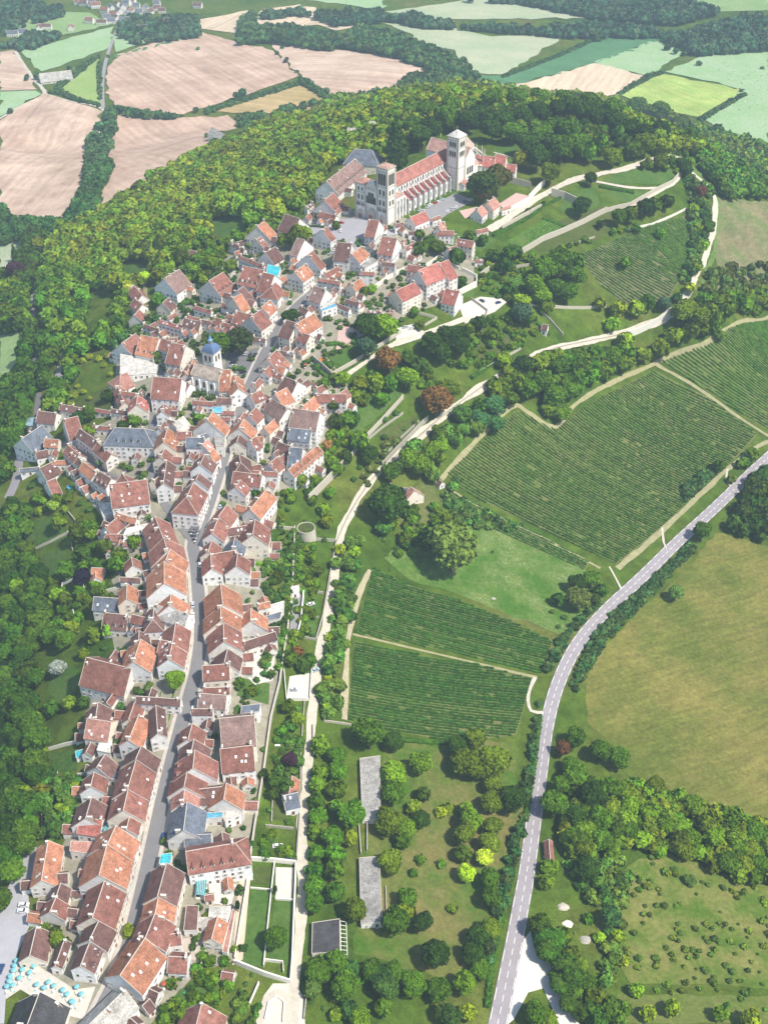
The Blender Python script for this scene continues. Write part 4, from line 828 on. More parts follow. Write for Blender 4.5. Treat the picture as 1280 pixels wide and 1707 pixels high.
many('880 240 18 0;900 225 18 1;920 215 18 1;945 225 20 1;965 240 20 1;895 265 18 0;870 265 14 4;935 250 20 1;980 255 14 1;1000 240 14 1;1020 260 16 4;1055 250 14 4;1075 245 16 4;1105 245 14 4;1070 225 16 0;1100 215 16 0;1130 215 14 0;840 200 18 0;870 195 18 0;900 190 18 0;930 185 18 0;960 190 18 0;990 200 18 0;1020 205 18 0;1050 215 16 0;800 190 18 0;820 215 18 0;780 200 18 0;700 230 18 0;720 215 18 0;740 200 18 1;690 210 18 1;750 180 16 1;710 190 16 1;820 170 16 1;860 168 16 1;900 165 16 1;940 170 16 1;980 178 16 1;1020 185 16 1;1060 190 16 1;1100 195 16 1;855 222 16 1;1150 230 14 1',
     'broad tree in the dark park woodland behind the basilica', 'park trees behind the basilica', (.055, .11, .014))
# roadside and hedge trees of the far fields, and single garden trees
many('155 95 3;165 93 3;477 100 4;462 88 3;495 118 3;545 152 4;405 155 6;394 160 5;327 183 4;355 178 3;303 192 3;470 78 3;438 210 5;345 225 4;368 220 4;505 178 7;520 170 6;490 190 8;280 192 6;265 190 7;245 190 7;230 188 7;215 186 7;200 182 6;290 193 5;75 125 4;62 127 5;122 118 4;115 112 3;330 80 3;18 185 4;60 60 5;46 62 4;45 130 4;90 130 3;180 92 3;188 185 6;178 190 5;1112 78 5;1165 105 4;1140 88 4;1125 86 4;1270 112 3;1235 150 3;995 58 8;985 56 6',
     'small hedgerow tree among the far fields', 'hedgerow trees of the far fields', (.05, .12, .04))
many('170 1160 0;60 980 16 1;50 1000 16 1;75 1010 12 1;95 990 10 2;110 1065 16 1;120 1045 12 1;60 1080 10 1;100 870 12 1;112 950 14 1;130 890 14 0;150 880 12 1;175 910 14 0;140 925 14 0;200 930 12 1;195 945 12 1;225 905 10 1;50 940 16 1;35 985 16 2;140 1090 8 2;110 1000 10 1;185 1000 8 1;165 1010 8 1;155 1060 12 1;180 1050 10 2;85 1180 14 1;115 1170 12 1;140 1170 10 0;60 1200 14 1;45 1330 14 4;50 1375 14 1;70 1320 12 4;95 1365 10 1;105 1345 12 2;70 1250 10 1;150 1280 8 1;125 1310 10 2;215 1550 10 2;200 1500 0;95 1565 12 1;75 1545 8 1;110 1570 8 1;520 980 8 1;515 1100 12 1;505 1110 10 0;497 1085 8 5;485 1100 10 1;465 1110 6 1;500 960 8 1;530 950 9 1;520 930 9 1;465 960 10 0;455 965 8 1;490 1260 6 2;460 1300 12 0;478 1310 12 0;455 1320 10 0;440 1290 8 0;480 1180 10 1;495 1200 12 1;470 1215 9 1;380 1640 10 1;355 1680 9 1;300 1690 12 1;275 1695 10 1;390 1580 6 1;375 1600 8 1;345 1525 6 2;420 1150 8 1;400 1135 8 1;520 765 8 1;500 800 10 1;485 830 8 1;540 850 9 2;550 820 9 1;460 790 6 2;430 820 10 1;590 700 10 0;545 740 8 5;555 770 9 1;470 860 7 2;545 870 9 2;130 700 12 0;150 720 10 1;180 660 10 0;205 710 10 0;225 700 10 1;340 700 10 1;330 695 8 2;355 660 0 0;235 720 6 2;100 790 0 0;150 690 10 1;495 395 14 1;475 400 12 1;510 390 10 1;395 395 10 1;420 410 8 1;385 440 10 1;355 440 12 1;370 460 10 1;300 430 14 1;320 450 12 1;275 470 12 1;265 500 10 1;350 500 4 0;335 510 4 0;325 520 4 0;425 465 8 0;400 505 6 2;480 490 8 2;500 475 6 2;840 440 14 0;820 430 10 1;760 430 12 0;730 410 12 0;700 415 12 0;715 400 10 1;700 390 8 1;780 395 8 1;805 400 8 0;850 420 12 1;770 470 8 1;690 520 8 1;620 480 8 2;605 490 8 1;700 540 8 1;845 360 0 0;880 350 4 0;905 338 4 0;1000 375 6 0;560 375 6 0;530 360 6 1;380 860 7 1;395 885 6 1;290 590 10 0;260 595 8 0;275 600 0 0;450 590 0 0;535 600 5 5;550 605 6 1;530 640 6 1;555 625 6 1;45 760 0 0;170 770 6 1'.replace(';200 1500 0', '').replace('170 1160 0;', '').replace(';355 660 0 0', '').replace(';100 790 0 0', '').replace(';845 360 0 0', '').replace(';275 600 0 0', '').replace(';450 590 0 0', '').replace(';45 760 0 0', ''),
     'small tree in a village garden', 'village garden trees', MG)
# ---- the woods: hundreds of trees grown as one mass
OPEN = [wpoly(s, 3) for s in ('340,360 410,362 415,392 380,400 345,395', '190,435 250,430 260,465 215,480 195,470', '820,235 880,235 880,268 820,268', '55,850 130,850 130,970 70,970 45,905', '140,580 200,575 215,640 150,700 110,690', '440,190 460,190 460,215 430,215', '350,215 415,218 415,235 350,235', '235,465 262,465 262,530 235,530','0,555 35,548 45,570 35,605 0,650', '60,1080 150,1080 150,1240 70,1240', '190,560 130,560 150,480 195,480')]
WOODS = [('0,640 20,600 45,560 60,540 95,580 90,640 60,700 30,760 20,830 45,850 55,900 70,960 90,1060 75,1150 70,1260 70,1400 40,1420 20,1470 0,1520', 4.4, (.042, .105, .007), .98), ('60,440 200,455 205,560 130,600 100,680 105,720 60,660 100,560 60,500', 4.6, (.08, .18, .012), 1),
 ('0,350 40,372 100,376 110,390 85,405 20,400 0,405', 4.4, (.04, .12, .025), 1), ('100,380 150,372 205,330 300,272 380,235 440,212 520,185 560,165 640,160 735,138 800,140 860,150 960,160 1060,175 1140,200 1200,235 1280,250 1280,310 1200,280 1150,255 1100,235 1000,215 900,200 780,180 720,230 640,265 600,250 560,270 525,310 500,345 440,370 330,400 290,450 250,480 205,500 180,470 120,450 70,440 60,410', 4.8, (.135, .23, .014), 1),
 ('40,395 60,380 90,400 60,480 55,540 0,560 0,460 30,450', 4.4, DG, 1), ('0,480 60,470 60,540 0,550', 4.6, MG, .8), ('160,280 190,275 150,370 125,385 100,385', 4.0, (.04, .12, .025), 1), ('150,235 180,190 195,180 185,240 165,290 150,330 140,300', 4.0, (.05, .12, .035), 1),
 ('565,160 640,155 720,120 640,90 560,75 600,45 640,55 740,90 800,130 760,145 640,165', 4.6, (.05, .12, .035), .9), ('400,35 420,25 430,50 470,45 560,60 560,84 445,68 400,72', 4.4, (.05, .12, .035), .8),
 ('640,30 700,30 760,45 900,50 1000,40 1130,60 1240,30 1280,30 1280,82 1165,90 1130,80 1100,60 940,60 800,48 700,44', 5.2, (.045, .11, .05), .9), ('780,0 1130,0 1200,20 1130,40 1000,30 870,5', 5.4, (.045, .11, .05), .9), ('0,0 60,5 80,20 30,22 0,28', 5, (.045, .11, .05), .9),
 ('420,30 640,20 640,35 560,42 500,20 450,24', 5, (.045, .11, .05), .7), ('1130,205 1290,245 1290,330 1210,330 1160,270', 4.6, (.07, .18, .02), 1), ('1160,520 1290,470 1290,520 1230,530 1180,560', 4, MG, .8), ('1180,450 1290,430 1290,480 1160,520', 3.5, (.10, .16, .03), .35),
 ('1215,870 1290,740 1290,900 1230,890', 4, DG, 1), ('1190,780 1250,740 1270,760 1220,800', 3.5, MG, .8), ('0,25 100,10 105,25 40,45 0,60', 4.4, (.05, .11, .05), .3), ('200,28 330,30 330,62 225,72 200,60', 4.4, (.05, .11, .05), .45), ('0,75 60,55 100,62 60,80 20,82', 4, (.05, .11, .05), .5),
 ('1050,1300 1110,1325 1210,1352 1290,1372 1290,1480 1190,1450 1110,1415 1050,1420 1000,1420 960,1440 930,1400 960,1300', 3.4, (.11, .20, .012), 1), ('895,1530 930,1560 960,1600 1000,1650 1050,1700 960,1707 920,1620 895,1580', 3.2, (.06, .15, .012), 1), ('520,1600 640,1600 760,1650 820,1590 810,1700 640,1707 520,1707', 3.4, (.05, .12, .02), .3),
 ('890,600 960,590 1085,575 1180,530 1240,520 1180,560 1090,600 960,665 925,708 850,672 800,710 740,760 700,790 720,730 800,670 850,610', 4, MG, .9), ('545,930 600,890 560,1190 530,1195 540,1050', 3.0, (.085, .19, .025), .8), ('70,860 55,830 100,800 150,860 160,900 175,960 180,1010 150,1060 80,1070 70,960', 2.3, MG, .30), ('75,1180 150,1060 160,1090 140,1200 120,1240 70,1250', 2.8, DG, .5),
 ('75,1290 150,1290 120,1400 70,1400', 2.4, (.06, .15, .02), .6), ('140,590 200,570 240,530 200,480 240,440 330,430 300,480 250,560 200,640 140,690 110,690', 2.4, (.06, .14, .025), .45), ('330,400 420,360 500,350 470,400 400,400 340,470 300,470', 2.4, MG, .5),
 ('560,650 620,620 690,590 740,640 700,660 640,640 590,700 540,780 520,840 480,820 540,750 560,700', 2.0, MG, .3), ('600,790 640,740 700,690 660,760 600,830', 1.6, (.09, .15, .03), .3), ('700,590 760,540 850,520 900,540 880,570 800,610 740,620', 2.2, MG, .35), ('800,440 870,420 1000,400 1060,380 960,400 900,440 880,520 800,480', 2.0, MG, .25),
 ('500,900 540,900 530,990 510,1060 490,1110 470,1120 480,980', 1.8, MG, .22), ('480,1170 512,1170 505,1240 500,1340 450,1340 470,1230', 1.7, (.06, .14, .02), .3), ('450,1380 490,1390 485,1430 430,1430', 1.8, MG, .4), ('640,860 700,830 740,850 760,900 690,930 650,920', 2.4, MG, .35), ('735,815 850,870 880,890 760,870', 1.8, (.08, .18, .03), .5),
 ('690,205 760,188 860,188 1000,212 1100,232 1120,245 1060,245 1010,235 960,262 900,275 870,245 840,225 800,205 730,225', 4.4, (.065, .13, .012), .7), ('60,1540 110,1540 110,1600 60,1590', 1.6, DG, .6), ('160,1240 200,1100 170,1000 200,900 200,700 240,560 420,400 560,400 640,400 780,420 700,520 560,600 480,780 430,1000 430,1300 410,1600 330,1600 250,1600 200,1500', 1.3, (.06, .13, .02), .11), ('440,870 500,880 490,1000 460,1130 440,1130 440,1000', 1.7, (.06, .14, .02), .45), ('490,790 560,700 590,720 540,800 500,840 450,850', 1.9, MG, .5), ('1045,1445 1180,1450 1290,1480 1290,1700 1040,1640', 1.0, (.11, .2, .02), .04), ('280,1600 330,1590 395,1620 370,1680 320,1700 270,1700', 1.8, MG, .45), ('400,1640 440,1640 430,1707 380,1707', 1.6, (.08, .18, .02), .4), ('940,1440 1060,1430 1040,1500 1030,1640 1000,1640 1010,1540', 2.0, (.09, .19, .025), .6), ('1000,280 1130,240 1200,300 1190,340 1150,300', 2.6, MG, .12), ('1140,290 1180,320 1180,400 1150,480 1120,520 1150,420 1150,350', 2.6, (.07, .16, .03), .7)]
HEDGES = [('78,158 95,155 130,170 166,180 168,176 130,165 98,150', 2.2), ('98,150 150,108 160,100 156,98 120,122 94,145', 2), ('167,100 171,178 166,178 163,110', 2), ('340,185 420,160 495,138 495,143 420,166 345,190', 2), ('500,130 545,158 540,165 497,138', 2.2), ('392,195 440,212 500,185 480,180 440,195', 3), ('835,127 770,95 640,130 700,120', .01),
 ('835,126 1000,57 1003,61 838,130', 1.5), ('1026,157 1080,125 1105,118 1107,122 1085,130 1030,160', 2), ('1165,198 1240,155 1245,158 1170,202', 2), ('862,1370 872,1370 815,1620 805,1620', 2.2), ('905,1125 935,1060 1010,985 1015,990 945,1065 912,1130', 2), ('1000,1040 1150,905 1160,912 1015,1060 960,1150 950,1140', 1.4), ('905,1130 895,1200 878,1380 868,1500 862,1500 876,1300', 1.8), ('1135,810 1200,770 1215,760 1140,840', 2.0)]
leafV, leafF = [], []
lo = [crown_arrays(70 + i, 150, .21, 6, (1, 1, (1, 1.15, .9, 1.05)[i])) for i in range(4)]; lo2 = [crown_arrays(90 + i, 46, .36, 4, (1, 1, 1)) for i in range(3)]
road_pts = np.concatenate([L[::3] for L, w_ in ROADS]); road_w = np.concatenate([np.full(len(L[::3]), w_ / 2) for L, w_ in ROADS])
fv, ff, fc, nv = [], [], [], 0; cand = []
def scatter(Wp, sp, col, dens, smul=1.0):
    A = np.array(Wp); x0, y0 = A.min(0); x1, y1 = A.max(0); st = sp * 1.35
    X, Y = np.meshgrid(np.arange(x0, x1, st), np.arange(y0, y1, st)); X = X.ravel() + rng.uniform(-.42, .42, X.size) * st; Y = Y.ravel() + rng.uniform(-.42, .42, Y.size) * st
    k = inside_np(Wp, X, Y) & (rng.uniform(0, 1, X.size) < dens)
    for O in OPEN: k &= ~inside_np(O, X, Y)
    for x, y in zip(X[k], Y[k]):
        r = sp * rng.uniform(.75, 1.25)
        if ((road_pts[:, 0] - x) ** 2 + (road_pts[:, 1] - y) ** 2 < (road_w + r * .7) ** 2).any(): continue
        if in_house(x, y, 2.0): continue
        if any((tx - x) ** 2 + (ty - y) ** 2 < (tr * .9) ** 2 for tx, ty, tr in TREEPOS): continue
        dist = math.sqrt(x * x + y * y + 400 ** 2); cand.append((r / dist, x, y, r, col))
for s, sp, col, dens in WOODS:
    if dens: scatter(wpoly(s, sp * .9), sp, col, dens)
for s, sp in HEDGES:
    if sp > .1: scatter(wpoly(s, 1), sp, (.05, .12, .03), 1.0)
def wood_name(u, v):
    if u < 130 and v > 560: return 'broadleaf tree in the dense wood along the lower left edge', 'lower left wood'
    if u > 860: return 'bushy tree in the thickets near the right edge', 'right edge thickets'
    return 'broadleaf tree on the wooded northern slope', 'northern slope wood'
allc = [(c[0], c[1], c[2], c[3], c[4], None, None, None) for c in cand if c[3] > 2.7] + QUEUE
allc.sort(key=lambda t: -t[0]); near = allc[:max(0, 298 - NT_)]
rest = [c for c in cand if c[3] <= 2.7] + [c[:5] for c in allc[max(0, 298 - NT_):]]
named = {}
for c in near:
    _, x, y, r, col, lab, grp, shd = c; u, v = to_px((x, y, float(hgt(x, y))))
    if lab is None:
        lab, grp = wood_name(u, v); r *= 1.05; f = rng.uniform(.7, 1.5); shd = 'dark ' if f < .92 else 'bright ' if f > 1.25 else ''; col = np.array(col) * f * np.array([rng.uniform(.8, 1.4), 1, 1])
    named.setdefault(((shd or '') + ('big ' if r > 4.6 else 'small ' if r < 2.9 else '') + lab, grp), []).append((v, u, x, y, r, col))
for (lab, grp), L in named.items():
    L.sort(key=lambda t: -t[0])
    for i, (v, u, x, y, r, col) in enumerate(L):
        l2 = lab if len(L) == 1 or len(L) > 12 else ('nearest ' if i == 0 else 'farthest ' if i == len(L) - 1 else ORD[i] + ' nearest ') + lab
        tree_now(x, y, r, col, ' '.join(l2.split()[:16]), grp)
for c in rest:
    sz, x, y, r, col = c; V, F = lo[int(rng.integers(4))] if y < 1250 and r > 2.2 else lo2[int(rng.integers(3))]
    a = rng.uniform(0, 6.28); ca, sa = math.cos(a), math.sin(a); rr = r * 1.25
    P = V @ np.array([[ca, sa, 0], [-sa, ca, 0], [0, 0, rng.uniform(.9, 1.2)]]) * rr + np.array([x, y, float(hgt(x, y)) + (.0 if r > 2.6 else -.5) * r])
    fv.append(P); ff.append([tuple(nv + i for i in f) for f in F]); nv += len(P)
    cc = np.array(col) * rng.uniform(.65, 1.6) * np.array([rng.uniform(.8, 1.5), 1, 1]); fc.append(np.tile([*cc, 1], (len(P), 1)))
V = np.concatenate(fv); F = [f for L in ff for f in L]
me = me_from('woodland', V, F, M['leafs']); ca_ = me.color_attributes.new('col', 'FLOAT_COLOR', 'POINT'); ca_.data.foreach_set('color', np.concatenate(fc).astype(np.float32).ravel())
tag(link('woodland', me), 'dense broadleaf woods, hedges and thickets covering the slopes and valley', kind='stuff')
print('trees', NT_, 'mass', len(rest), 'faces', len(F))
# ---- clipped hedges
def hedge(s, h_, w_, col, label):
    L = line(s, 1.2); n = len(L); V = []; F = []
    z = hgt(L[:, 0], L[:, 1])
    for k, (o, zz) in enumerate(((-.5, -.3), (-.52, .75), (-.3, 1), (.3, 1), (.52, .75), (.5, -.3))):
        Q = offset_line(L, o * w_) + rng.normal(0, .10, (n, 2)); V.append(np.column_stack([Q, z + zz * h_ + (rng.normal(0, .12, n) if zz > 0 else 0)]))
    V = np.stack(V, 1).reshape(-1, 3); F = [(i * 6 + k, i * 6 + k + 1, (i + 1) * 6 + k + 1, (i + 1) * 6 + k) for i in range(n - 1) for k in range(5)] + [tuple(range(6))[::-1], tuple(range((n - 1) * 6, n * 6))]
    V = V.tolist()
    for _ in range(int(n * 22 * (h_ + w_) / 2.5)):
        i = int(rng.integers(n)); k = int(rng.integers(1, 5)); p = np.array(V[i * 6 + k]) + rng.normal(0, .22, 3); a, b = rng.normal(0, .2, 3), rng.normal(0, .2, 3); m = len(V); V += [list(p + a), list(p + b), list(p - a), list(p - b)]; F.append((m, m + 1, m + 2, m + 3))
    o = link('hedge', me_from('hedge', np.array(V), F, M['leaf']), color=col); tag(o, label, 'hedge')
for s, h_, w_, lab in [('822,394 850,380 880,364 900,350', 1.6, 2.2, 'clipped dark hedge along the wide pale walk'), ('900,346 920,338 935,330', 1.4, 2.0, 'short hedge continuing the walk hedge'), ('1000,312 1030,318 1055,322', 2.0, 3.0, 'row of low vines and shrubs across the terrace lawn'),
 ('905,366 925,372 942,380', 1.4, 2.4, 'dark hedge at the head of the square vineyard'), ('457,1236 493,1238', 1.8, 2.4, 'square hedge behind the white garden benches'), ('455,1262 470,1272 492,1274', 1.2, 1.6, 'low hedge before the purple tree'), ('500,900 475,940 492,944', 1.6, 1.6, 'ivy hedge on the garden wall under the bastion'),
 ('420,941 450,944 486,947', 2.2, 1.6, 'bright ivy covered wall beside the dining terrace'), ('310,500 335,515 360,525', 1.5, 1.5, 'clipped hedge in the upper gardens'), ('545,576 560,574 574,577', 1.6, 3, 'clipped square hedge before the mansion'), ('590,1226 650,1232 700,1238 745,1240', 1.3, 1.6, 'long clipped hedge under the vineyard'),
 ('868,1372 850,1450 835,1530 820,1610 812,1680', 1.5, 2.0, 'long dark hedge along the left side of the country road'), ('900,1195 888,1290 876,1370', 1.4, 1.8, 'upper part of the roadside hedge by the vineyard'), ('520,610 535,622 550,635', 1.5, 1.8, 'hedge by the garden with the red parasol'), ('470,372 480,365 496,356', 2.0, 2.6, 'dark hedge on the lawn by the basilica square'),
 ('502,376 520,378 545,380', 1.2, 1.4, 'low hedge round the monument garden'), ('500,392 520,394 534,392', 1.2, 1.4, 'lower hedge of the monument garden'), ('870,532 895,540 915,560', 1.8, 2.4, 'ragged hedge above the ruined garden'), ('785,632 830,600 868,578', 1.8, 2.4, 'green hedge topping the retaining wall')]:
    hedge(s, h_, w_, (.06, .15, .015) if 'bright' not in lab else (.16, .32, .02), lab)
# ---- shrubs of the rough meadows and garden bushes
def shrubs(s, lab, grp, col):
    for t in s.split(';'):
        a = [float(q) for q in t.split()]; p = at(a[0], a[1], .6); dist = (p - np.array([0, 0, 400])) @ FW; shrub(p[0], p[1], a[2] * dist / FPX, col, lab, grp)
shrubs('1107 1510 7;1085 1430 6;1088 1440 4;1123 1450 6;1148 1470 12;1170 1470 4;1160 1490 3;1180 1475 5;1205 1480 6;1130 1540 5;1135 1555 6;1125 1560 4;1155 1545 4;1140 1580 5;1170 1540 0.1;1110 1580 5;1093 1598 7;1165 1585 5;1158 1590 4;1190 1565 7;1198 1570 6;1180 1570 5;1222 1572 4;1245 1562 3;1175 1618 7;1190 1630 5;1158 1630 4;1160 1615 3;1210 1610 6;1220 1620 7;1215 1635 6;1235 1635 4;1225 1590 4;1195 1650 4;1240 1655 6;1250 1650 4;1262 1590 3;1230 1540 3;1205 1545 3;1140 1610 3;1120 1600 4;1190 1545 3;1100 1490 4;1065 1470 5;1075 1510 4;1200 1520 3;1270 1640 4;1265 1620 3',
       'small green shrub dotting the rough dry meadow', 'shrubs of the rough meadow', (.10, .17, .025))
shrubs('640 900 5;660 915 5;645 925 4;690 900 6;700 930 5;760 800 8;690 850 8;720 860 7;740 880 6;700 830 6;780 860 5;870 875 5;800 870 5;920 1020 5;940 1030 6;930 1045 5;650 950 3;820 920 3;1090 960 5;1060 1005 5;1040 1030 6;1020 1060 6;1000 1080 5;985 1100 6',
       'low bush in the meadow and road verges', 'verge bushes', (.08, .15, .03))
shrubs('350 560 4;380 555 4;240 585 7;470 605 4;520 585 5;535 570 7;500 590 5;590 580 4;600 455 5;590 475 5;640 395 5;650 380 5;670 455 6;735 440 6;860 455 6;830 495 6;640 700 6;660 690 7;640 730 7;650 740 6;625 750 6;600 780 6;590 800 6;530 810 6;510 820 6;480 850 6;460 940 5;450 920 5;520 1060 5;480 950 6;470 930 7;540 900 6;520 890 6;510 870 5;440 1420 8;460 1430 5;450 1400 8;430 1350 5;480 1370 6;450 1350 6;440 1250 6;490 1240 5;470 1250 6;490 1300 5;500 1230 5;120 820 6;135 840 7;150 850 6;165 810 6;140 800 6;110 830 7;120 810 5;60 830 7;55 810 7;70 850 6;100 1300 6;110 1320 9;90 1330 6;130 1350 6;80 1290 6;160 1070 6;175 1080 6;150 990 7;170 980 7;190 960 6;210 960 6;120 1020 6;100 1030 6;330 1490 5;345 1485 4;300 1630 6;330 1640 6;360 1630 5;350 1610 5;410 1640 5;400 1650 4;420 1625 4;340 1580 5;290 1600 5;520 1670 6;540 1680 5;490 1670 0.1',
       'small green bush in a village garden', 'village garden bushes', (.07, .15, .025))
shrubs('150 597 8;165 600 7;180 595 7;195 590 6;140 603 7;125 660 8;140 655 7;130 645 6;175 610 6;200 640 5;205 600 5;185 625 6;120 675 7;150 665 6', 'yellow-green bush on the rough ground under the ramparts', 'yellow bushes under the ramparts', (.24, .29, .02))
# ------------------------------------------------------------------ the basilica
E_, S_ = np.array([.612, .791]), np.array([.791, -.612]); BO = np.array([-9.0, 771.0]); BZ = 62.0
BRZ = math.atan2(E_[1], E_[0])
bas = empty('basilica', (BO[0], BO[1], BZ), BRZ); tag(bas, 'long pale stone basilica with red tiled nave roof, flying buttresses and square towers', 'church')
# inside the basilica: x runs east along the nave, y runs north, so south is -y
BSTONE = (.87, .85, .80)
def bwall(name, b, parent=None, c=BSTONE): return b.build(name, [M['wall'], M['glass'], M['stone']], parent or bas, color=c)
def arch_me(wd, ht, name='arched_window', frame=.25):
    b = MB()
    def prof(w2, h2, y, z0): return [(-w2, y, z0), (w2, y, z0), (w2, y, h2 - w2)] + [(w2 * math.cos(a), y, h2 - w2 + w2 * math.sin(a)) for a in np.linspace(0, math.pi, 9)[1:-1]] + [(-w2, y, h2 - w2)]
    for w2, h2, y0, y1, z0, m in ((wd / 2 + frame, ht + frame, -.10, .1, -.1, 0), (wd / 2, ht, -.16, -.05, 0, 1)):
        A = prof(w2, h2, y0, z0); B = prof(w2, h2, y1, z0); n = len(A)
        b.solid(A + B, [tuple(range(n)), tuple(range(2 * n - 1, n - 1, -1))] + [((i + 1) % n, i, n + i, n + (i + 1) % n) for i in range(n)], m)
    return b.mesh(name, [M['stone'], M['glass']])
A1, A2, A3, A4 = arch_me(1.3, 3.6), arch_me(1.6, 5.2), arch_me(1.0, 2.4), arch_me(1.5, 8.0)
def win(me, x, y, z, face, parent):
    link('arched_window', me, parent, (x, y, z), {'w': -math.pi / 2, 's': 0, 'e': math.pi / 2, 'n': math.pi}[face])
def gable_roof(name, x0, x1, y0, y1, ze, zr, along='x', col=(.52, .22, .17), parent=None, ov=.4):
    b = MB(); th = .3
    if along == 'x':
        m_ = (y0 + y1) / 2; sl = (zr - ze) / (y1 - m_)
        for s, ye in ((-1, y0 - ov), (1, y1 + ov)):
            P = [(x0 - .2, ye, ze - ov * sl + .1), (x1 + .2, ye, ze - ov * sl + .1), (x1 + .2, m_, zr + .1), (x0 - .2, m_, zr + .1)]
            b.solid(P + [(p[0], p[1], p[2] - th) for p in P], [(0, 1, 2, 3) if s < 0 else (3, 2, 1, 0), (4, 7, 6, 5), (0, 4, 5, 1), (0, 3, 7, 4), (1, 5, 6, 2)], 0)
        b.tube([(x0, m_, zr + .2), (x1, m_, zr + .2)], .18, 5, 1)
        for x in (x0, x1):
            for ye in (y0, y1): b.tube([(x, ye, ze + .2), (x, m_, zr + .2)], .2, 5, 1)
    else:
        m_ = (x0 + x1) / 2; sl = (zr - ze) / (x1 - m_)
        for s, xe in ((-1, x0 - ov), (1, x1 + ov)):
            P = [(xe, y0 - .2, ze - ov * sl + .1), (xe, y1 + .2, ze - ov * sl + .1), (m_, y1 + .2, zr + .1), (m_, y0 - .2, zr + .1)]
            b.solid(P + [(p[0], p[1], p[2] - th) for p in P], [(3, 2, 1, 0) if s < 0 else (0, 1, 2, 3), (4, 5, 6, 7), (0, 1, 5, 4), (0, 4, 7, 3), (1, 2, 6, 5)], 0)
        b.tube([(m_, y0, zr + .2), (m_, y1, zr + .2)], .18, 5, 1)
        for y in (y0, y1):
            for xe in (x0, x1): b.tube([(xe, y, ze + .2), (m_, y, zr + .2)], .2, 5, 1)
    return b.build(name, [M['roof'], M['mortar']], parent or bas, color=col)
def gbox(x0, x1, y0, y1, z1, zr=None, along='x', z0=-2):
    b = MB(); q = [(x0, y0), (x1, y0), (x1, y1), (x0, y1)]; V = [(*p, z0) for p in q] + [(*p, z1) for p in q]
    if zr is None: b.solid(V, [(3, 2, 1, 0), (4, 5, 6, 7), (0, 1, 5, 4), (1, 2, 6, 5), (2, 3, 7, 6), (3, 0, 4, 7)]); return b
    if along == 'x':
        V += [(x0, (y0 + y1) / 2, zr), (x1, (y0 + y1) / 2, zr)]; b.solid(V, [(0, 1, 5, 4), (2, 3, 7, 6), (1, 2, 6, 9, 5), (3, 0, 4, 8, 7)])
    else:
        V += [((x0 + x1) / 2, y0, zr), ((x0 + x1) / 2, y1, zr)]; b.solid(V, [(0, 1, 5, 8, 4), (2, 3, 7, 9, 6), (1, 2, 6, 5), (3, 0, 4, 7)])
    return b
# narthex block and west front
bwall('west_front', gbox(.6, 9, -4.95, 4.95, 22, 29, 'x'))
gable_roof('front_gable_roof', 3.5, 9.3, -4.9, 4.9, 22.1, 28.2, col=(.14, .42, .40))
def tower(name, x0, x1, y0, y1, h, stages, pyr, pcol, wins=True, both='wsne'):
    b = gbox(x0, x1, y0, y1, h)
    cx, cy = (x0 + x1) / 2, (y0 + y1) / 2; wx, wy = x1 - x0, y1 - y0
    for z in stages: b.box((cx, cy, z), wx + .7, wy + .7, .5, m=2)
    for sx in (-1, 1):
        for sy in (-1, 1): b.box((cx + sx * (wx / 2 - .35), cy + sy * (wy / 2 - .35), 0), 1.5, 1.5, h - 1.2, m=2, taper=.8)
    b.box((cx, cy, h - .6), wx + 1.0, wy + 1.0, .9, m=2)
    t = bwall(name, b); rb = MB()
    e = .6; P = [(x0 - e, y0 - e, h + .32), (x1 + e, y0 - e, h + .32), (x1 + e, y1 + e, h + .32), (x0 - e, y1 + e, h + .32), (cx, cy, h + pyr)]
    rb.solid(P, [(0, 1, 4), (1, 2, 4), (2, 3, 4), (3, 0, 4), (3, 2, 1, 0)]); rb.build('pyramid_roof', [M['roof']], t, color=pcol)
    fb = MB(); fb.tube([(cx, cy, h + pyr - .3), (cx, cy, h + pyr + 2.4)], .12, 6); fb.box((cx, cy, h + pyr + 1.4), 1.3, .15, .15); fb.build('finial', [M['stone']], t)
    return t
ts = tower('south_tower', 0, 9.2, -14.2, -5, 41, (12, 20, 27.5, 38), 2.3, (.42, .28, .22))
for z, me_, ys in ((29, A4, (-2.2, 0, 2.2)), (21.5, A1, (-1.6, 1.6)), (14, A1, (-1.6, 1.6))):
    for y in ys:
        win(me_, -.12, -9.6 + y, z, 'w', ts); win(me_, 4.6 + y, -14.32, z, 's', ts); win(me_, 9.3, -9.6 + y, z, 'e', ts) if z > 25 else None; win(me_, 4.6 + y, -4.9, z, 'n', ts) if z > 28 else None
tn = tower('north_tower', 0, 9.2, 5, 14.2, 25.5, (12, 19), 3.4, (.42, .22, .17))
for z in (14, 20.5):
    for y in (-1.6, 1.6): win(A3 if z > 20 else A1, -.12, 9.6 + y, z, 'w', tn); win(A3, 4.6 + y, 14.32, z, 'n', tn)
gw = MB()      # tall curved gable screen between the towers, with statues and lancets
pr = [(-4.95, 11.5), (4.95, 11.5), (4.95, 21.5), (4.2, 25), (2.6, 28.4), (0, 31), (-2.6, 28.4), (-4.2, 25), (-4.95, 21.5)]
V = [(-.25, y, z) for y, z in pr] + [(.58, y, z) for y, z in pr]; n = len(pr)
gw.solid(V, [tuple(range(n))[::-1], tuple(range(n, 2 * n))] + [(i, (i + 1) % n, n + (i + 1) % n, n + i) for i in range(n)], 0)
for k, y in enumerate((-3.2, -1.6, 0, 1.6, 3.2)): gw.box((-.5, y, 23.5 - abs(y) * .3), .5, .7, 2.3, m=2, taper=.6)
for y in (-2, 0, 2): gw.box((-.5, y, 27.3 - abs(y) * .6), .4, .6, 1.6, m=2, taper=.6)
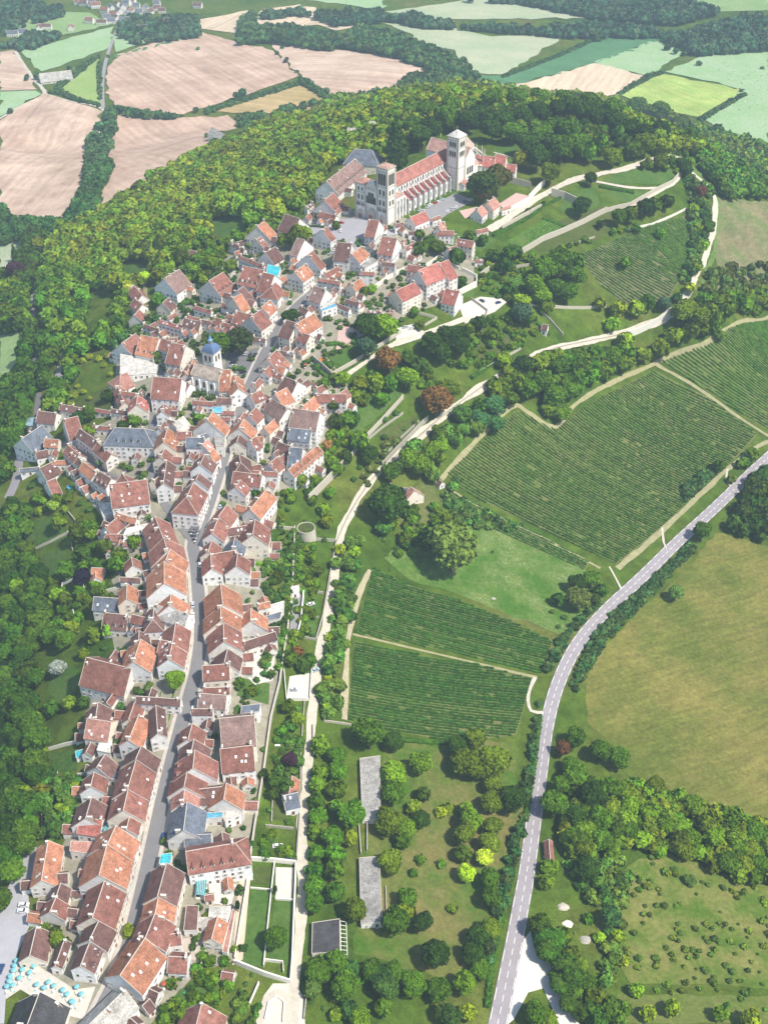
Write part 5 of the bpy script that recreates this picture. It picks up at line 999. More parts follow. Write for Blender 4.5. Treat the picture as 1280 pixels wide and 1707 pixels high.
gs = bwall('gable_screen', gw)
for y, me_ in ((-3.4, A2), (-1.7, A4), (0, A4), (1.7, A4), (3.4, A2)): win(me_, -.35, y, 13, 'w', gs)
for y, w_, h_ in ((0, 6.2, 9.2), (-9.6, 4.2, 6.8), (9.6, 4.2, 6.8)):     # the three portals
    b = MB()
    for k in range(3):
        wk, hk = w_ / 2 - k * .45, h_ - k * .5; pf = [(-wk, 0), (wk, 0), (wk, hk - wk)] + [(wk * math.cos(a), hk - wk + wk * math.sin(a)) for a in np.linspace(0, math.pi, 11)[1:-1]] + [(-wk, hk - wk)]
        x = -.75 + k * .18 - .15; A = [(x, y + p[0], p[1]) for p in pf]; B = [(.1, y + p[0], p[1]) for p in pf]
        n = len(pf); b.solid(A + B, [tuple(range(n))[::-1]] + [(i, (i + 1) % n, n + (i + 1) % n, n + i) for i in range(n)], 2 if k % 2 == 0 else 0)
    for s in (-1, 1): b.box((-1.0, y + s * w_ * .14, 0), .3, w_ * .2, h_ * .5, m=3)
    b.build('portal', [M['wall'], M['glass'], M['stone'], plain('portal_door', (.26, .07, .07), .6, .2)], bas, color=BSTONE)
b = MB()
for k in range(4): b.box((-2.2 + .55 * k * .5, 0, -.6 + .17 * k), 5 - .55 * k, 30 - .8 * k, .6 + .02 * k, m=2)
bwall('steps', b)
for x in (10.6, 14.3, 18, 21.4):
    for s in (-1, 1):
        b = MB(); b.box((x, s * 13.9, -2), 1.3, 1.8, 16.5, taper=.75); bwall('buttress', b)
for x in (12.4, 16.1, 19.7):
    win(A2, x, -13.32, 4.5, 's', bas); win(A3, x, -13.32, 11.8, 's', bas)
for y in (-8.4, -10.8, 8.4, 10.8, -12.6, 12.6, -6.5, 6.5): win(A3, -.12, y, 9.2, 'w', bas)
# nave: high wall and roof, aisles, buttresses
NX0, NX1 = 22, 92
bwall('narthex', gbox(9.05, 22, -6, 6, 19, 25, 'x')); gable_roof('narthex_roof', 9.4, 22, -6, 6, 19.1, 25, col=(.16, .48, .44))
bwall('narthex_aisle', gbox(9.1, 21.9, -13.2, 13.2, 15.5))
b = MB(); b.box((15.5, -9.6, 15.6), 12.6, 7.0, .5, m=0); b.box((15.5, 9.6, 15.6), 12.6, 7.0, .5, m=0); b.build('narthex_flat_roof', [M['roof']], bas, color=(.48, .30, .25))
bwall('nave', gbox(NX0 + .02, NX1, -5.9, 5.9, 20, 26, 'x')); gable_roof('nave_roof', NX0 + .3, NX1, -5.9, 5.9, 20.1, 26.2, col=(.36, .155, .125))
b = gbox(NX0 + .05, NX1, -13, -6, 9.6); b2 = gbox(NX0 + .05, NX1, 6, 13, 9.6)
b.solid(b2.v, b2.f, 0); al = bwall('aisle', b)
for s in (-1, 1):
    b = MB(); P = [(NX0, s * 13.4, 9.55), (NX1, s * 13.4, 9.55), (NX1, s * 5.8, 13.6), (NX0, s * 5.8, 13.6)]; b.solid(P + [(p[0], p[1], p[2] - .3) for p in P], [(0, 1, 2, 3) if s < 0 else (3, 2, 1, 0), (4, 7, 6, 5) if s < 0 else (5, 6, 7, 4), (0, 4, 5, 1)]); b.build('aisle_roof', [M['roof']], bas, color=(.28, .10, .085))
nb = 10
for k in range(nb + 1):
    x = NX0 + 2.5 + (NX1 - NX0 - 5) * k / nb
    for s in (-1, 1):
        b = MB(); b.box((x, s * 14.0, -2), 1.2, 2.6, 14.2, m=0, taper=.8)
        P = [(s * 14.6, 11.6), (s * 13, 12.4), (s * 9, 15.6), (s * 5.95, 19.4), (s * 5.95, 17.6), (s * 9, 14.3), (s * 12.4, 11.0), (s * 14.6, 9.6)]
        V = [(x - .45, y, z) for y, z in P] + [(x + .45, y, z) for y, z in P]; n = len(P)
        b.solid(V, [tuple(range(n)), tuple(range(2 * n - 1, n - 1, -1))] + [((i + 1) % n, i, n + i, n + (i + 1) % n) for i in range(n)], 0)
        bwall('flying_buttress', b, c=(.55, .54, .52))
    if k < nb:
        xm = x + (NX1 - NX0 - 5) / nb / 2
        for s, f in ((-1, 's'), (1, 'n')): win(A1, xm, s * 6.02, 15.2, f, bas); win(A1, xm, s * 13.12, 3.6, f, bas)
# crossing, transept and the tower on its south arm
bwall('transept', gbox(NX1 + .05, NX1 + 13, -17, 19, 21, 28, 'y')); gable_roof('transept_roof', NX1 + .05, NX1 + 13, -17, 19, 21.1, 28.2, 'y', (.48, .28, .23))
for y in (-3, 0, 3): win(A2, NX1 + 6.5 + y, -17.15, 9, 's', bas); win(A2, NX1 + 6.5 + y, 19.15, 9, 'n', bas)
tc = tower('transept_tower', NX1 - 10.6, NX1 - .8, -17.4, -7.6, 40, (17, 25, 32, 37.5), 4.6, (.62, .58, .54))
for z in (26, 33):
    for y in (-2.1, 0, 2.1):
        win(A1, NX1 - 10.72, -12.5 + y, z, 'w', tc); win(A1, NX1 - 5.7 + y, -17.52, z, 's', tc); win(A1, NX1 - .68, -12.5 + y, z, 'e', tc)
# choir with a round end, its chapels and buttresses
bwall('choir', gbox(NX1 + 13.05, NX1 + 26, -6, 6, 21, 27.5, 'x')); gable_roof('choir_roof', NX1 + 13.05, NX1 + 26, -6, 6, 21.1, 27.6, col=(.60, .36, .29))
cx = NX1 + 26; b = MB(); rb = MB(); n = 10
for rr, h_, bb in ((6, 21, 0), (12, 9, 0)):
    A = [(cx + rr * math.sin(t), -rr * math.cos(t), -2) for t in np.linspace(0, math.pi, n + 1)]; B = [(p[0], p[1], h_) for p in A]
    b.solid(A + B + [(cx, 0, h_)], [(i, i + 1, n + 2 + i, n + 1 + i) for i in range(n)] + [(n + 1 + i, n + 2 + i, 2 * n + 2) for i in range(n)])
for i in range(n):
    t0, t1 = math.pi * i / n, math.pi * (i + 1) / n
    rb.face([(cx + 6.4 * math.sin(t0), -6.4 * math.cos(t0), 21), (cx + 6.4 * math.sin(t1), -6.4 * math.cos(t1), 21), (cx, 0, 27.6)])
    rb.face([(cx + 12.4 * math.sin(t0), -12.4 * math.cos(t0), 9.1), (cx + 12.4 * math.sin(t1), -12.4 * math.cos(t1), 9.1), (cx + 6.05 * math.sin(t1), -6.05 * math.cos(t1), 13), (cx + 6.05 * math.sin(t0), -6.05 * math.cos(t0), 13)])
ap = bwall('apse', b); rb.build('apse_roof', [M['roof']], ap, color=(.46, .40, .36))
bwall('choir_aisle', gbox(NX1 + 13.1, NX1 + 26, -12, 12, 9)); b = MB()
for s in (-1, 1):
    P = [(NX1 + 13, s * 12.3, 9.05), (cx, s * 12.3, 9.05), (cx, s * 5.9, 13), (NX1 + 13, s * 5.9, 13)]; b.face(P if s < 0 else P[::-1])
b.build('choir_aisle_roof', [M['roof']], bas, color=(.50, .30, .25))
for i in range(7):
    t = math.pi * (i + .5) / 7; c_, s_ = math.sin(t), -math.cos(t); b = MB(); b.box((cx + 14.2 * c_, 14.2 * s_, -2), 1.1, 1.1, 17, m=0, taper=.8); b.cone((cx + 14.2 * c_, 14.2 * s_, 15), .6, .05, 4, 6, 2)
    b.tube([(cx + 14 * c_, 14 * s_, 13), (cx + 10 * c_, 10 * s_, 16), (cx + 6 * c_, 6 * s_, 19)], .45, 4); bwall('choir_buttress', b, c=(.5, .48, .44)); b = MB()
    if i in (0, 2, 4, 6): b.cone((cx + 13 * c_, 13 * s_, -2), 3.4, 3.4, 9.5, 12, 0); b.cone((cx + 13 * c_, 13 * s_, 7.6), 3.7, .1, 2.2, 12, 2); bwall('chapel', b)
    link('arched_window', A1, bas, (cx + 6.15 * c_, 6.15 * s_, 14.5), math.atan2(s_, c_) + math.pi / 2)
# ------------------------------------------------------------------ old church tower with its blue dome
P0 = at(347, 652, 0); ct = empty('church', tuple(P0), R(-27)); tag(ct, 'old stone church with a square belfry under a blue bell dome and lantern', 'church')
b = gbox(-3.9, 3.9, 3.5, 11.3, 24); b.box((0, 7.4, 17.6), 8.4, 8.4, .4, m=2); b.box((0, 7.4, 23.6), 8.8, 8.8, .6, m=2); tw = bwall('belfry', b, ct)
for y in (-1.5, 1.5):
    link('arched_window', A1, tw, (y, 3.38, 18.6), 0); link('arched_window', A1, tw, (4.02, 7.4 + y, 18.6), math.pi / 2); link('arched_window', A1, tw, (-4.02, 7.4 + y, 18.6), -math.pi / 2); link('arched_window', A1, tw, (y, 11.42, 18.6), math.pi)
b = MB(); prof = [(4.3, 24.2), (4.1, 25.2), (3.6, 26.6), (2.7, 27.9), (1.7, 28.7)]
for (r0, z0), (r1, z1) in zip(prof, prof[1:]): b.box((0, 7.4, z0), r0 * 2, r0 * 2, z1 - z0, m=0, taper=r1 / r0)
dm = b.build('dome', [plain('dome_slate', (.10, .16, .29), .45, .2, 1, .4), M['white']], tw); b = MB()
for k in range(6): b.box((1.1 * math.cos(k * 1.047), 7.4 + 1.1 * math.sin(k * 1.047), 28.6), .28, .28, 2.4, m=0)
b.cone((0, 7.4, 31), 1.6, .9, .9, 10, 1); b.cone((0, 7.4, 31.9), .9, .05, 2.6, 10, 1); b.tube([(0, 7.4, 34.3), (0, 7.4, 36.6)], .08, 5, 0); b.build('lantern', [M['stone'], plain('lantern_blue', (.16, .30, .50), .4, .15, 1, .4)], dm)
b = MB(); b.cone((0, 3.3, 22.6), .01, .01, .01); P = [(0.9 * math.cos(t), 3.3, 22.3 + .9 * math.sin(t)) for t in np.linspace(0, 6.283, 17)[:-1]]
b = MB(); b.face(P[::-1]); b.face([(p[0] * .1 - .05, 3.27, 22.3 + (p[2] - 22.3) * .8) for p in P]); b.build('clock_face', [M['white'], M['glass']], tw)
bwall('church_body', gbox(-9.5, 10, -2.5, 9.8, 10.5, 15.5, 'x'), ct); gable_roof('church_roof', -9.4, 10, -2.5, 9.8, 10.6, 15.7, 'x', (.36, .30, .25), ct)
for x in (-8, -3, 2, 7.5):
    b = MB(); b.box((x, -3.2, -2), 1, 1.6, 11, taper=.75); bwall('buttress', b, ct)
for x in (-5.5, -.5, 4.8): link('arched_window', A1, ct, (x, -2.62, 4), 0)
# ------------------------------------------------------------------ round towers, gate, well
P0 = at(511, 893, 0); o = empty('bastion', tuple(P0)); tag(o, 'round stone rampart bastion with grass on top above the chalk path', 'bastion')
b = MB(); b.cone((0, 0, -3), 5.4, 4.9, 8.2, 28, 0); b.build('wall', [M['stone']], o); b = MB(); b.cone((0, 0, 5.1), 4.6, 4.6, .2, 28, 0); b.build('grass_top', [lawnd], o)
b = MB()
for k in range(28): a = k * 6.2832 / 28; b.box((4.75 * math.cos(a), 4.75 * math.sin(a), 5.15), .4, 1.05, .5, a)
b.build('parapet', [M['stone']], o)
P0 = at(57, 716, 0); o = empty('round_tower', tuple(P0)); tag(o, 'round rampart tower with a low blue-grey slate cone beside the gate', 'tower')
b = MB(); b.cone((0, 0, -3), 4.8, 4.4, 9, 24, 0); b.build('wall', [M['stone']], o); b = MB(); b.cone((0, 0, 6), 5.0, .2, 2.4, 24, 0); b.build('cone_roof', [M['roof']], o, color=(.22, .31, .35))
P0 = at(323.5, 1582, 0); o = empty('well', tuple(P0)); tag(o, 'round stone well in the middle of the sandy courtyard', 'well'); b = MB()
for k in range(14): a = k * 6.2832 / 14; b.box((1.0 * math.cos(a), 1.0 * math.sin(a), -.3), .35, .5, 1.1, a)
b.build('rim', [M['white']], o); b = MB(); b.cone((0, 0, -.2), .85, .85, .3, 14); b.build('water', [M['glass']], o)
P0 = at(195, 719, 4); o = empty('turret', (P0[0], P0[1], P0[2] - 4)); tag(o, 'small round turret with a brown cone roof behind the slate roofed mansion', 'turret')
b = MB(); b.cone((0, 0, -2), 1.9, 1.9, 6, 14); b.build('wall', [M['stone']], o); b = MB(); b.cone((0, 0, 4), 2.3, .1, 1.8, 14); b.build('cone_roof', [M['roof']], o, color=CO['b'])
# ------------------------------------------------------------------ vineyards
def clip_line(W, p, d):
    ts = []
    for i in range(len(W)):
        a, b = np.array(W[i]), np.array(W[(i + 1) % len(W)]); e = b - a; den = d[0] * e[1] - d[1] * e[0]
        if abs(den) < 1e-9: continue
        t = ((a[0] - p[0]) * e[1] - (a[1] - p[1]) * e[0]) / den; s = ((a[0] - p[0]) * d[1] - (a[1] - p[1]) * d[0]) / den
        if 0 <= s < 1: ts.append(t)
    return sorted(ts)
def vine_row(b, P, Q, hh=1.25, wd=.42, step=1.0):
    d = Q - P; L = np.linalg.norm(d); n = max(2, int(L / step)); d = d / L; pn = np.array([-d[1], d[0]])
    T = np.linspace(0, L, n + 1); X = P[0] + d[0] * T; Y = P[1] + d[1] * T; G = hgt(X, Y); prev = None; alive = True
    big = float(np.clip(rng.normal(1, .08), .8, 1.2))
    for i in range(n + 1):
        k = rng.uniform(.6, 1.25, 3) * big; j = rng.normal(0, .08); h_ = hh * k[0]
        if rng.uniform() < .014: alive = False
        elif rng.uniform() < .5: alive = True
        if not alive: h_ *= .15
        sec = [(X[i] + pn[0] * o, Y[i] + pn[1] * o, G[i] + z) for o, z in ((-wd * k[1], -.1), (-wd * k[1] * 1.1, h_ * .6), (j, h_), (wd * k[2] * 1.1, h_ * .6), (wd * k[2], -.1))]
        b.v += sec; m_ = len(b.v)
        if i:
            for q_ in range(4): b.f.append((m_ - 10 + q_, m_ - 9 + q_, m_ - 4 + q_, m_ - 5 + q_)); b.m.append(0)
soil = grassm('vineyard_soil', (.14, .20, .045), (.24, .235, .09), .03); soil2 = plain('vineyard_soil_brown', (.15, .14, .07), .95, .3, .4)
def vineyard(name, s, dirpx, sp, col, label, single, soilm=soil, hh=1.3, wd=.5):
    W = wpoly(s); drape('vineyard_soil', W, soilm, .16, 5, 'bare soil under the ' + name)
    a, b_ = [at(*p)[:2] for p in px(dirpx)]; d = (b_ - a) / np.linalg.norm(b_ - a); pn = np.array([-d[1], d[0]]); A = np.array(W); pr = A @ pn; B = MB(); k = 0
    for q_ in np.arange(pr.min() + sp * .6, pr.max() - sp * .3, sp):
        ts = clip_line(W, pn * q_, d)
        for t0, t1 in zip(ts[::2], ts[1::2]):
            if t1 - t0 < 5: continue
            P, Q = pn * q_ + d * (t0 + .6), pn * q_ + d * (t1 - .6)
            if single:
                b = MB(); vine_row(b, P, Q, hh, wd); tag(b.build('vine_row', [M['leaf']], color=tuple(np.array(col) * rng.uniform(.85, 1.2))), label, 'vine row', 'vine rows of the ' + name)
            else: vine_row(B, P, Q, hh, wd, 1.6)
            k += 1
    if not single: tag(B.build('vineyard', [M['leaf']], color=col), label, kind='stuff')
    return k
n1 = vineyard('upper near vineyard', '620,945 680,975 760,998 850,1035 922,1070 903,1124 800,1098 690,1074 592,1056', '600,1020 900,1100', 1.75, (.04, .11, .014), 'long dark green vine row in the vineyard just below the flower meadow', True)
n2 = vineyard('lower near vineyard', '590,1068 700,1092 800,1108 887,1132 868,1200 860,1225 760,1238 640,1215 580,1203', '585,1150 870,1190', 1.75, (.036, .10, .013), 'long dark green vine row in the vineyard just above the orchard', True)
n3 = vineyard('strip vineyard', '738,816 775,830 880,882 984,936 974,950 880,910 800,872 735,836', '740,826 978,942', 2.0, (.06, .14, .025), 'vine row in the narrow strip vineyard', True)
n4 = vineyard('big vineyard', '860,684 925,716 965,682 1090,616 1180,662 1262,724 1215,775 1140,845 1085,895 1025,942 900,880 760,812 745,788 770,765', '760,800 1020,935', 2.3, (.05, .115, .015), 'vine row in the big vineyard between the earth tracks and the country road', True)
print('vine rows', n1, n2, n3, n4)
vineyard('upper right vineyard', '1100,602 1180,574 1240,540 1290,530 1290,722 1250,700 1160,640', '1105,605 1260,700', 2.4, (.065, .155, .018), 'bright green vineyard at the right edge above the big one', False)
vineyard('hillside vineyard', '965,425 1030,398 1140,360 1160,400 1152,450 1110,508 1075,515 1030,500 995,470', '980,440 1080,505', 2.3, (.08, .16, .025), 'rough green vineyard on the steep slope under the terrace', False, soil2)
vineyard('terrace vineyard', '842,405 905,366 938,377 868,422', '850,405 905,372', 1.9, (.08, .19, .025), 'small square vineyard beneath the terrace walk', False)
vineyard('little vineyard', '820,474 890,450 885,478 835,490', '825,476 885,458', 1.9, (.08, .19, .025), 'little vine plot above the village end', False)
# ------------------------------------------------------------------ walls
def wall(s, h_, label, m='stone', th=.5, name='stone_wall'):
    L = smooth_line([at(u, v) for u, v in px(s)], 4) if False else np.array([at(u, v)[:2] for u, v in px(s)])
    P = [L[0]]
    for a, b_ in zip(L[:-1], L[1:]):
        n = max(1, int(np.linalg.norm(b_ - a) / 5))
        P += [a + (b_ - a) * (k + 1) / n for k in range(n)]
    P = np.array(P); A, B_ = offset_line(P, th / 2), offset_line(P, -th / 2); z = hgt(P[:, 0], P[:, 1]); b = MB(); n = len(P); top = z + h_ + rng.normal(0, .06, n)
    V = []
    for i in range(n): V += [(*A[i], z[i] - 1), (*B_[i], z[i] - 1), (*B_[i], top[i]), (*A[i], top[i])]
    F = [(0, 1, 2, 3), tuple(4 * (n - 1) + k for k in (3, 2, 1, 0))]
    for i in range(n - 1):
        for k in range(4): F.append((4 * i + k, 4 * i + 4 + k, 4 * i + 4 + (k + 1) % 4, 4 * i + (k + 1) % 4))
    b.solid(V, F); o = b.build(name, [M[m]]); tag(o, label, 'wall'); return o
M['whitewall'] = plain('lime_wall', (.76, .72, .64), .9, .12, .8)
for s, h_, lab, m in [
 ('515,838 545,808 577,775', 5.5, 'high pale rampart wall running up from the round bastion', 'stone'), ('577,775 600,742 640,700 672,664', 3, 'pale rampart wall below the sloping lawn', 'stone'),
 ('637,778 665,748 700,712 713,700', 3.2, 'grey wall along the inner side of the chalk path', 'drystone'), ('600,745 640,712 672,690', 1.6, 'upper broken dry stone terrace wall', 'drystone'), ('640,762 672,728 698,704', 1.6, 'lower broken dry stone terrace wall', 'drystone'),
 ('492,882 488,985 479,1060 467,1139', 2.6, 'long pale wall separating the village gardens from the lower plots', 'stone'), ('467,1139 452,1200 440,1290 425,1380 418,1432', 2.4, 'long pale garden wall continuing down toward the walled garden', 'stone'),
 ('561,904 550,960 538,1030 527,1068', 2.0, 'grey wall along the left edge of the chalk path below the bastion', 'drystone'), ('516,900 560,903', 1.8, 'short wall from the bastion to the chalk path', 'drystone'), ('447,875 470,882 492,884', 2.2, 'pale wall under the bastion lawn', 'stone'),
 ('507,985 502,1040 496,1062', 2.6, 'creamy wall on the left of the car lawns', 'whitewall'), ('508,985 540,990', 1.5, 'top wall of the car lawn', 'drystone'), ('504,1027 531,1030', 1.0, 'low wall dividing the two small lawns', 'drystone'), ('497,1062 527,1068', 1.5, 'bottom wall of the two small lawns', 'drystone'),
 ('474,1120 478,1168 515,1168', 2.2, 'pale wall round the gravel parking bay', 'whitewall'), ('520,1118 517,1166', 2, 'right wall of the gravel parking bay', 'whitewall'), ('508,1170 502,1250 500,1360 495,1430', 1.6, 'low wall on the left side of the lower chalk path', 'drystone'),
 ('412,1434 459,1437 494,1441', 2.6, 'white top wall of the big walled garden', 'whitewall'), ('494,1441 491,1520 488,1600 485,1640', 2.8, 'white right wall of the big walled garden', 'whitewall'), ('485,1640 440,1626 393,1607', 3.0, 'white bottom wall of the big walled garden', 'whitewall'),
 ('458,1440 453,1484 440,1612', 1.8, 'white dividing wall between the garden lawns', 'whitewall'), ('418,1481 453,1484', 1.0, 'low white wall crossing the garden under the square lawn', 'whitewall'), ('459,1500 490,1502', 1.4, 'white wall under the garden patio', 'whitewall'), ('441,1602 472,1606 473,1622', 1.8, 'white wall of the corner sitting place', 'whitewall'), ('418,1440 405,1520 392,1600', 2.0, 'white left wall beside the sandy garden path', 'whitewall'),
 ('57,918 85,905 114,890', 1.8, 'pale wall under the round lawn at left', 'stone'), ('112,852 125,868 134,886', 1.6, 'crooked pale wall right of the round lawn', 'stone'), ('114,888 119,902 122,918', 1.6, 'short wall running down from the round lawn', 'stone'), ('104,985 105,975 123,968', 1.8, 'angled white wall by the dark purple tree', 'whitewall'),
 ('140,975 144,996 195,983', 1.8, 'white cornered wall with climbing plants', 'whitewall'), ('123,1018 127,1045', 1.8, 'small white wall in the left gardens', 'whitewall'), ('80,1042 120,1028', 1.2, 'rubble wall in the left gardens', 'drystone'), ('72,1260 80,1252 108,1244 135,1238', 2.2, 'white terrace wall projecting into the wood', 'whitewall'), ('66,1285 97,1289', 1.8, 'small white wall end in the wood', 'whitewall'),
 ('72,1300 71,1345 72,1400', 1.6, 'thin wall between the wood and the kitchen gardens', 'drystone'), ('130,1293 155,1291', 1.6, 'pale wall below the turquoise tarpaulin', 'whitewall'), ('704,448 718,440 731,430 765,450', 2.4, 'cream wall behind the pink roofed compound', 'whitewall'), ('770,452 794,464 794,478', 3, 'cream corner wall of the compound lawn', 'whitewall'), ('794,478 770,490 757,498', 4.5, 'tall sunlit retaining wall of the compound lawn', 'whitewall'),
 ('693,522 728,532 704,546 698,543', 1.8, 'pale wall round the small compound garden', 'stone'), ('620,485 648,465 674,452', 3, 'long cream wall beside the sloping street', 'whitewall'), ('800,462 830,440 868,424', 3.5, 'upper terrace wall below the small square vineyard', 'stone'), ('868,424 905,402 940,388 975,372 1010,354', 4.5, 'long crumbling rampart wall under the terrace lawn', 'stone'),
 ('836,382 868,364 902,346', 3, 'retaining wall below the wide walk', 'stone'), ('918,326 940,332 964,344', 6, 'tall ruined wall fragment beside the round tree', 'stone'), ('1010,354 1050,344 1088,322 1120,306 1134,290 1133,268', 3.5, 'curving wall round the edge of the terrace', 'stone'), ('1040,388 1085,376 1118,362 1142,350', 2, 'white edged wall above the steep vineyard', 'whitewall'),
 ('868,512 930,514 1010,512', 2.2, 'straight wall across the wooded slope', 'stone'), ('948,410 990,397', 1.8, 'short wall above the steep vineyard', 'drystone'), ('1045,562 1085,545 1130,518', 5, 'white rocky retaining wall beside the chalk path', 'whitewall'), ('800,622 830,604 868,582', 2.2, 'pale retaining wall under the ruined garden', 'stone'), ('900,520 925,545 938,560', 2, 'wall round the lone white cottage', 'stone'), ('785,500 812,520 800,560', 2, 'low wall round the gravel yard', 'drystone'), ('800,470 850,448 900,440', 2.0, 'wall above the little vine plot', 'drystone'),
 ('522,602 538,615 552,628', 4, 'rampart wall at the mansion garden corner', 'drystone'), ('552,628 590,606 630,580 668,556', 2.6, 'rampart wall along the mansion garden', 'stone'), ('225,572 235,558 244,545', 2.5, 'pale wall by the little grassy lane', 'stone'), ('846,304 863,308 884,314', 5, 'brown stone wall closing the pink courtyard', 'drystone'), ('880,336 893,322 907,308', 5, 'tall white wall of the pink courtyard', 'whitewall'), ('836,360 860,348 880,336', 4, 'long white wall under the pink courtyard', 'whitewall'),
 ('522,1210 522,1260', 1.6, 'grey wall by the double tree row', 'drystone'), ('540,1203 575,1208 640,1220', 1.4, 'pale wall between vineyard and orchard', 'stone'), ('335,1612 345,1590 340,1600', 1.5, 'curved wall of the round courtyard', 'stone'), ('372,1660 395,1625', 1.8, 'pale wall between vegetable plots', 'stone'), ('410,1690 432,1640', 1.8, 'pale wall beside the looping drive', 'whitewall'), ('442,1700 448,1672 462,1662 474,1672 472,1705', 1.2, 'low white wall round the looping drive', 'whitewall'), ('507,1700 512,1650 530,1640', 1.6, 'grey wall of the lower kitchen garden', 'drystone'),
 ('598,1372 602,1425', 1.6, 'pale wall between the two long sheds, left', 'stone'), ('612,1372 612,1420', 1.6, 'pale wall between the two long sheds, right', 'stone'), ('643,1480 645,1540', 1.4, 'low wall right of the lower long shed', 'drystone'), ('455,1335 453,1372', 1.4, 'low wall in the kitchen garden', 'drystone'), ('443,1378 490,1383', 1.6, 'wall below the kitchen garden', 'drystone'), ('927,1080 945,1055 955,1040', 1, 'white rail beside the country road', 'whitewall')]:
    wall(s, h_, lab, m, .35 if h_ < 2.3 else .6)
# ------------------------------------------------------------------ cars
def mk_car():
    body = MB(); prof = [(-2.1, .35), (-2.12, .75), (-1.95, .92), (-1.2, .98), (1.0, .98), (1.9, .86), (2.12, .7), (2.1, .35)]
    V = [(x, y, z) for y in (-.85, .85) for x, z in prof]; n = len(prof); body.solid(V, [tuple(range(n)), tuple(range(2 * n - 1, n - 1, -1))] + [((i + 1) % n, i, n + i, n + (i + 1) % n) for i in range(n)])
    P = [(-1.5, .97), (-1.15, 1.44), (.45, 1.48), (1.05, .97)]; c = MB()
    V = [(x, s * (.78 if z < 1 else .62), z) for s in (-1, 1) for x, z in P]; c.solid(V, [(0, 1, 2, 3)[::-1], (4, 5, 6, 7), (0, 4, 5, 1)[::-1], (1, 5, 6, 2)[::-1], (2, 6, 7, 3)[::-1]])
    r = MB(); r.box((-.35, 0, 1.45), 1.55, 1.2, .06, taper=.96); w_ = MB(); w_.tube([(0, -.1, 0), (0, .1, 0)], .32, 12, 0); w_.tube([(0, -.115, 0), (0, .115, 0)], .17, 8, 1)
    l_ = MB(); l_.box((0, 0, 0), .08, .32, .14)
    def paint(N): N.col(N.obj().outputs['Color'])
    pm = mat('car_paint', paint, .3, .5); return body.mesh('body', [pm]), c.mesh('windows', [M['glass']]), r.mesh('roof_panel', [pm]), w_.mesh('wheel', [plain('tyre', (.03, .03, .03)), plain('rim', (.5, .5, .5), .4)]), l_.mesh('headlight', [M['white']])
CB, CW, CR, CWH, CHL = mk_car()
CC_ = {'white': (.82, .82, .82), 'blue': (.03, .07, .2), 'black': (.02, .02, .025), 'silver': (.5, .52, .55), 'red': (.45, .03, .03), 'pale blue': (.4, .55, .62), 'dark': (.05, .05, .07)}
def car(u, v, u2, v2, c, where):
    p = at(u, v); q = at(u2, v2) - p; o = empty('car', (p[0], p[1], p[2] + .32), math.atan2(q[1], q[0])); col = CC_[c]
    tag(o, '%s car %s' % (c, where), 'car', 'parked cars'); b = link('body', CB, o, (0, 0, -.05), color=col); link('windows', CW, o, (0, 0, -.05)); link('roof_panel', CR, o, (0, 0, -.05), color=col)
    for x in (-1.3, 1.35):
        for y in (-.8, .8): link('wheel', CWH, o, (x, y, .3))
    for y in (-.6, .6): link('headlight', CHL, o, (2.08, y, .6))
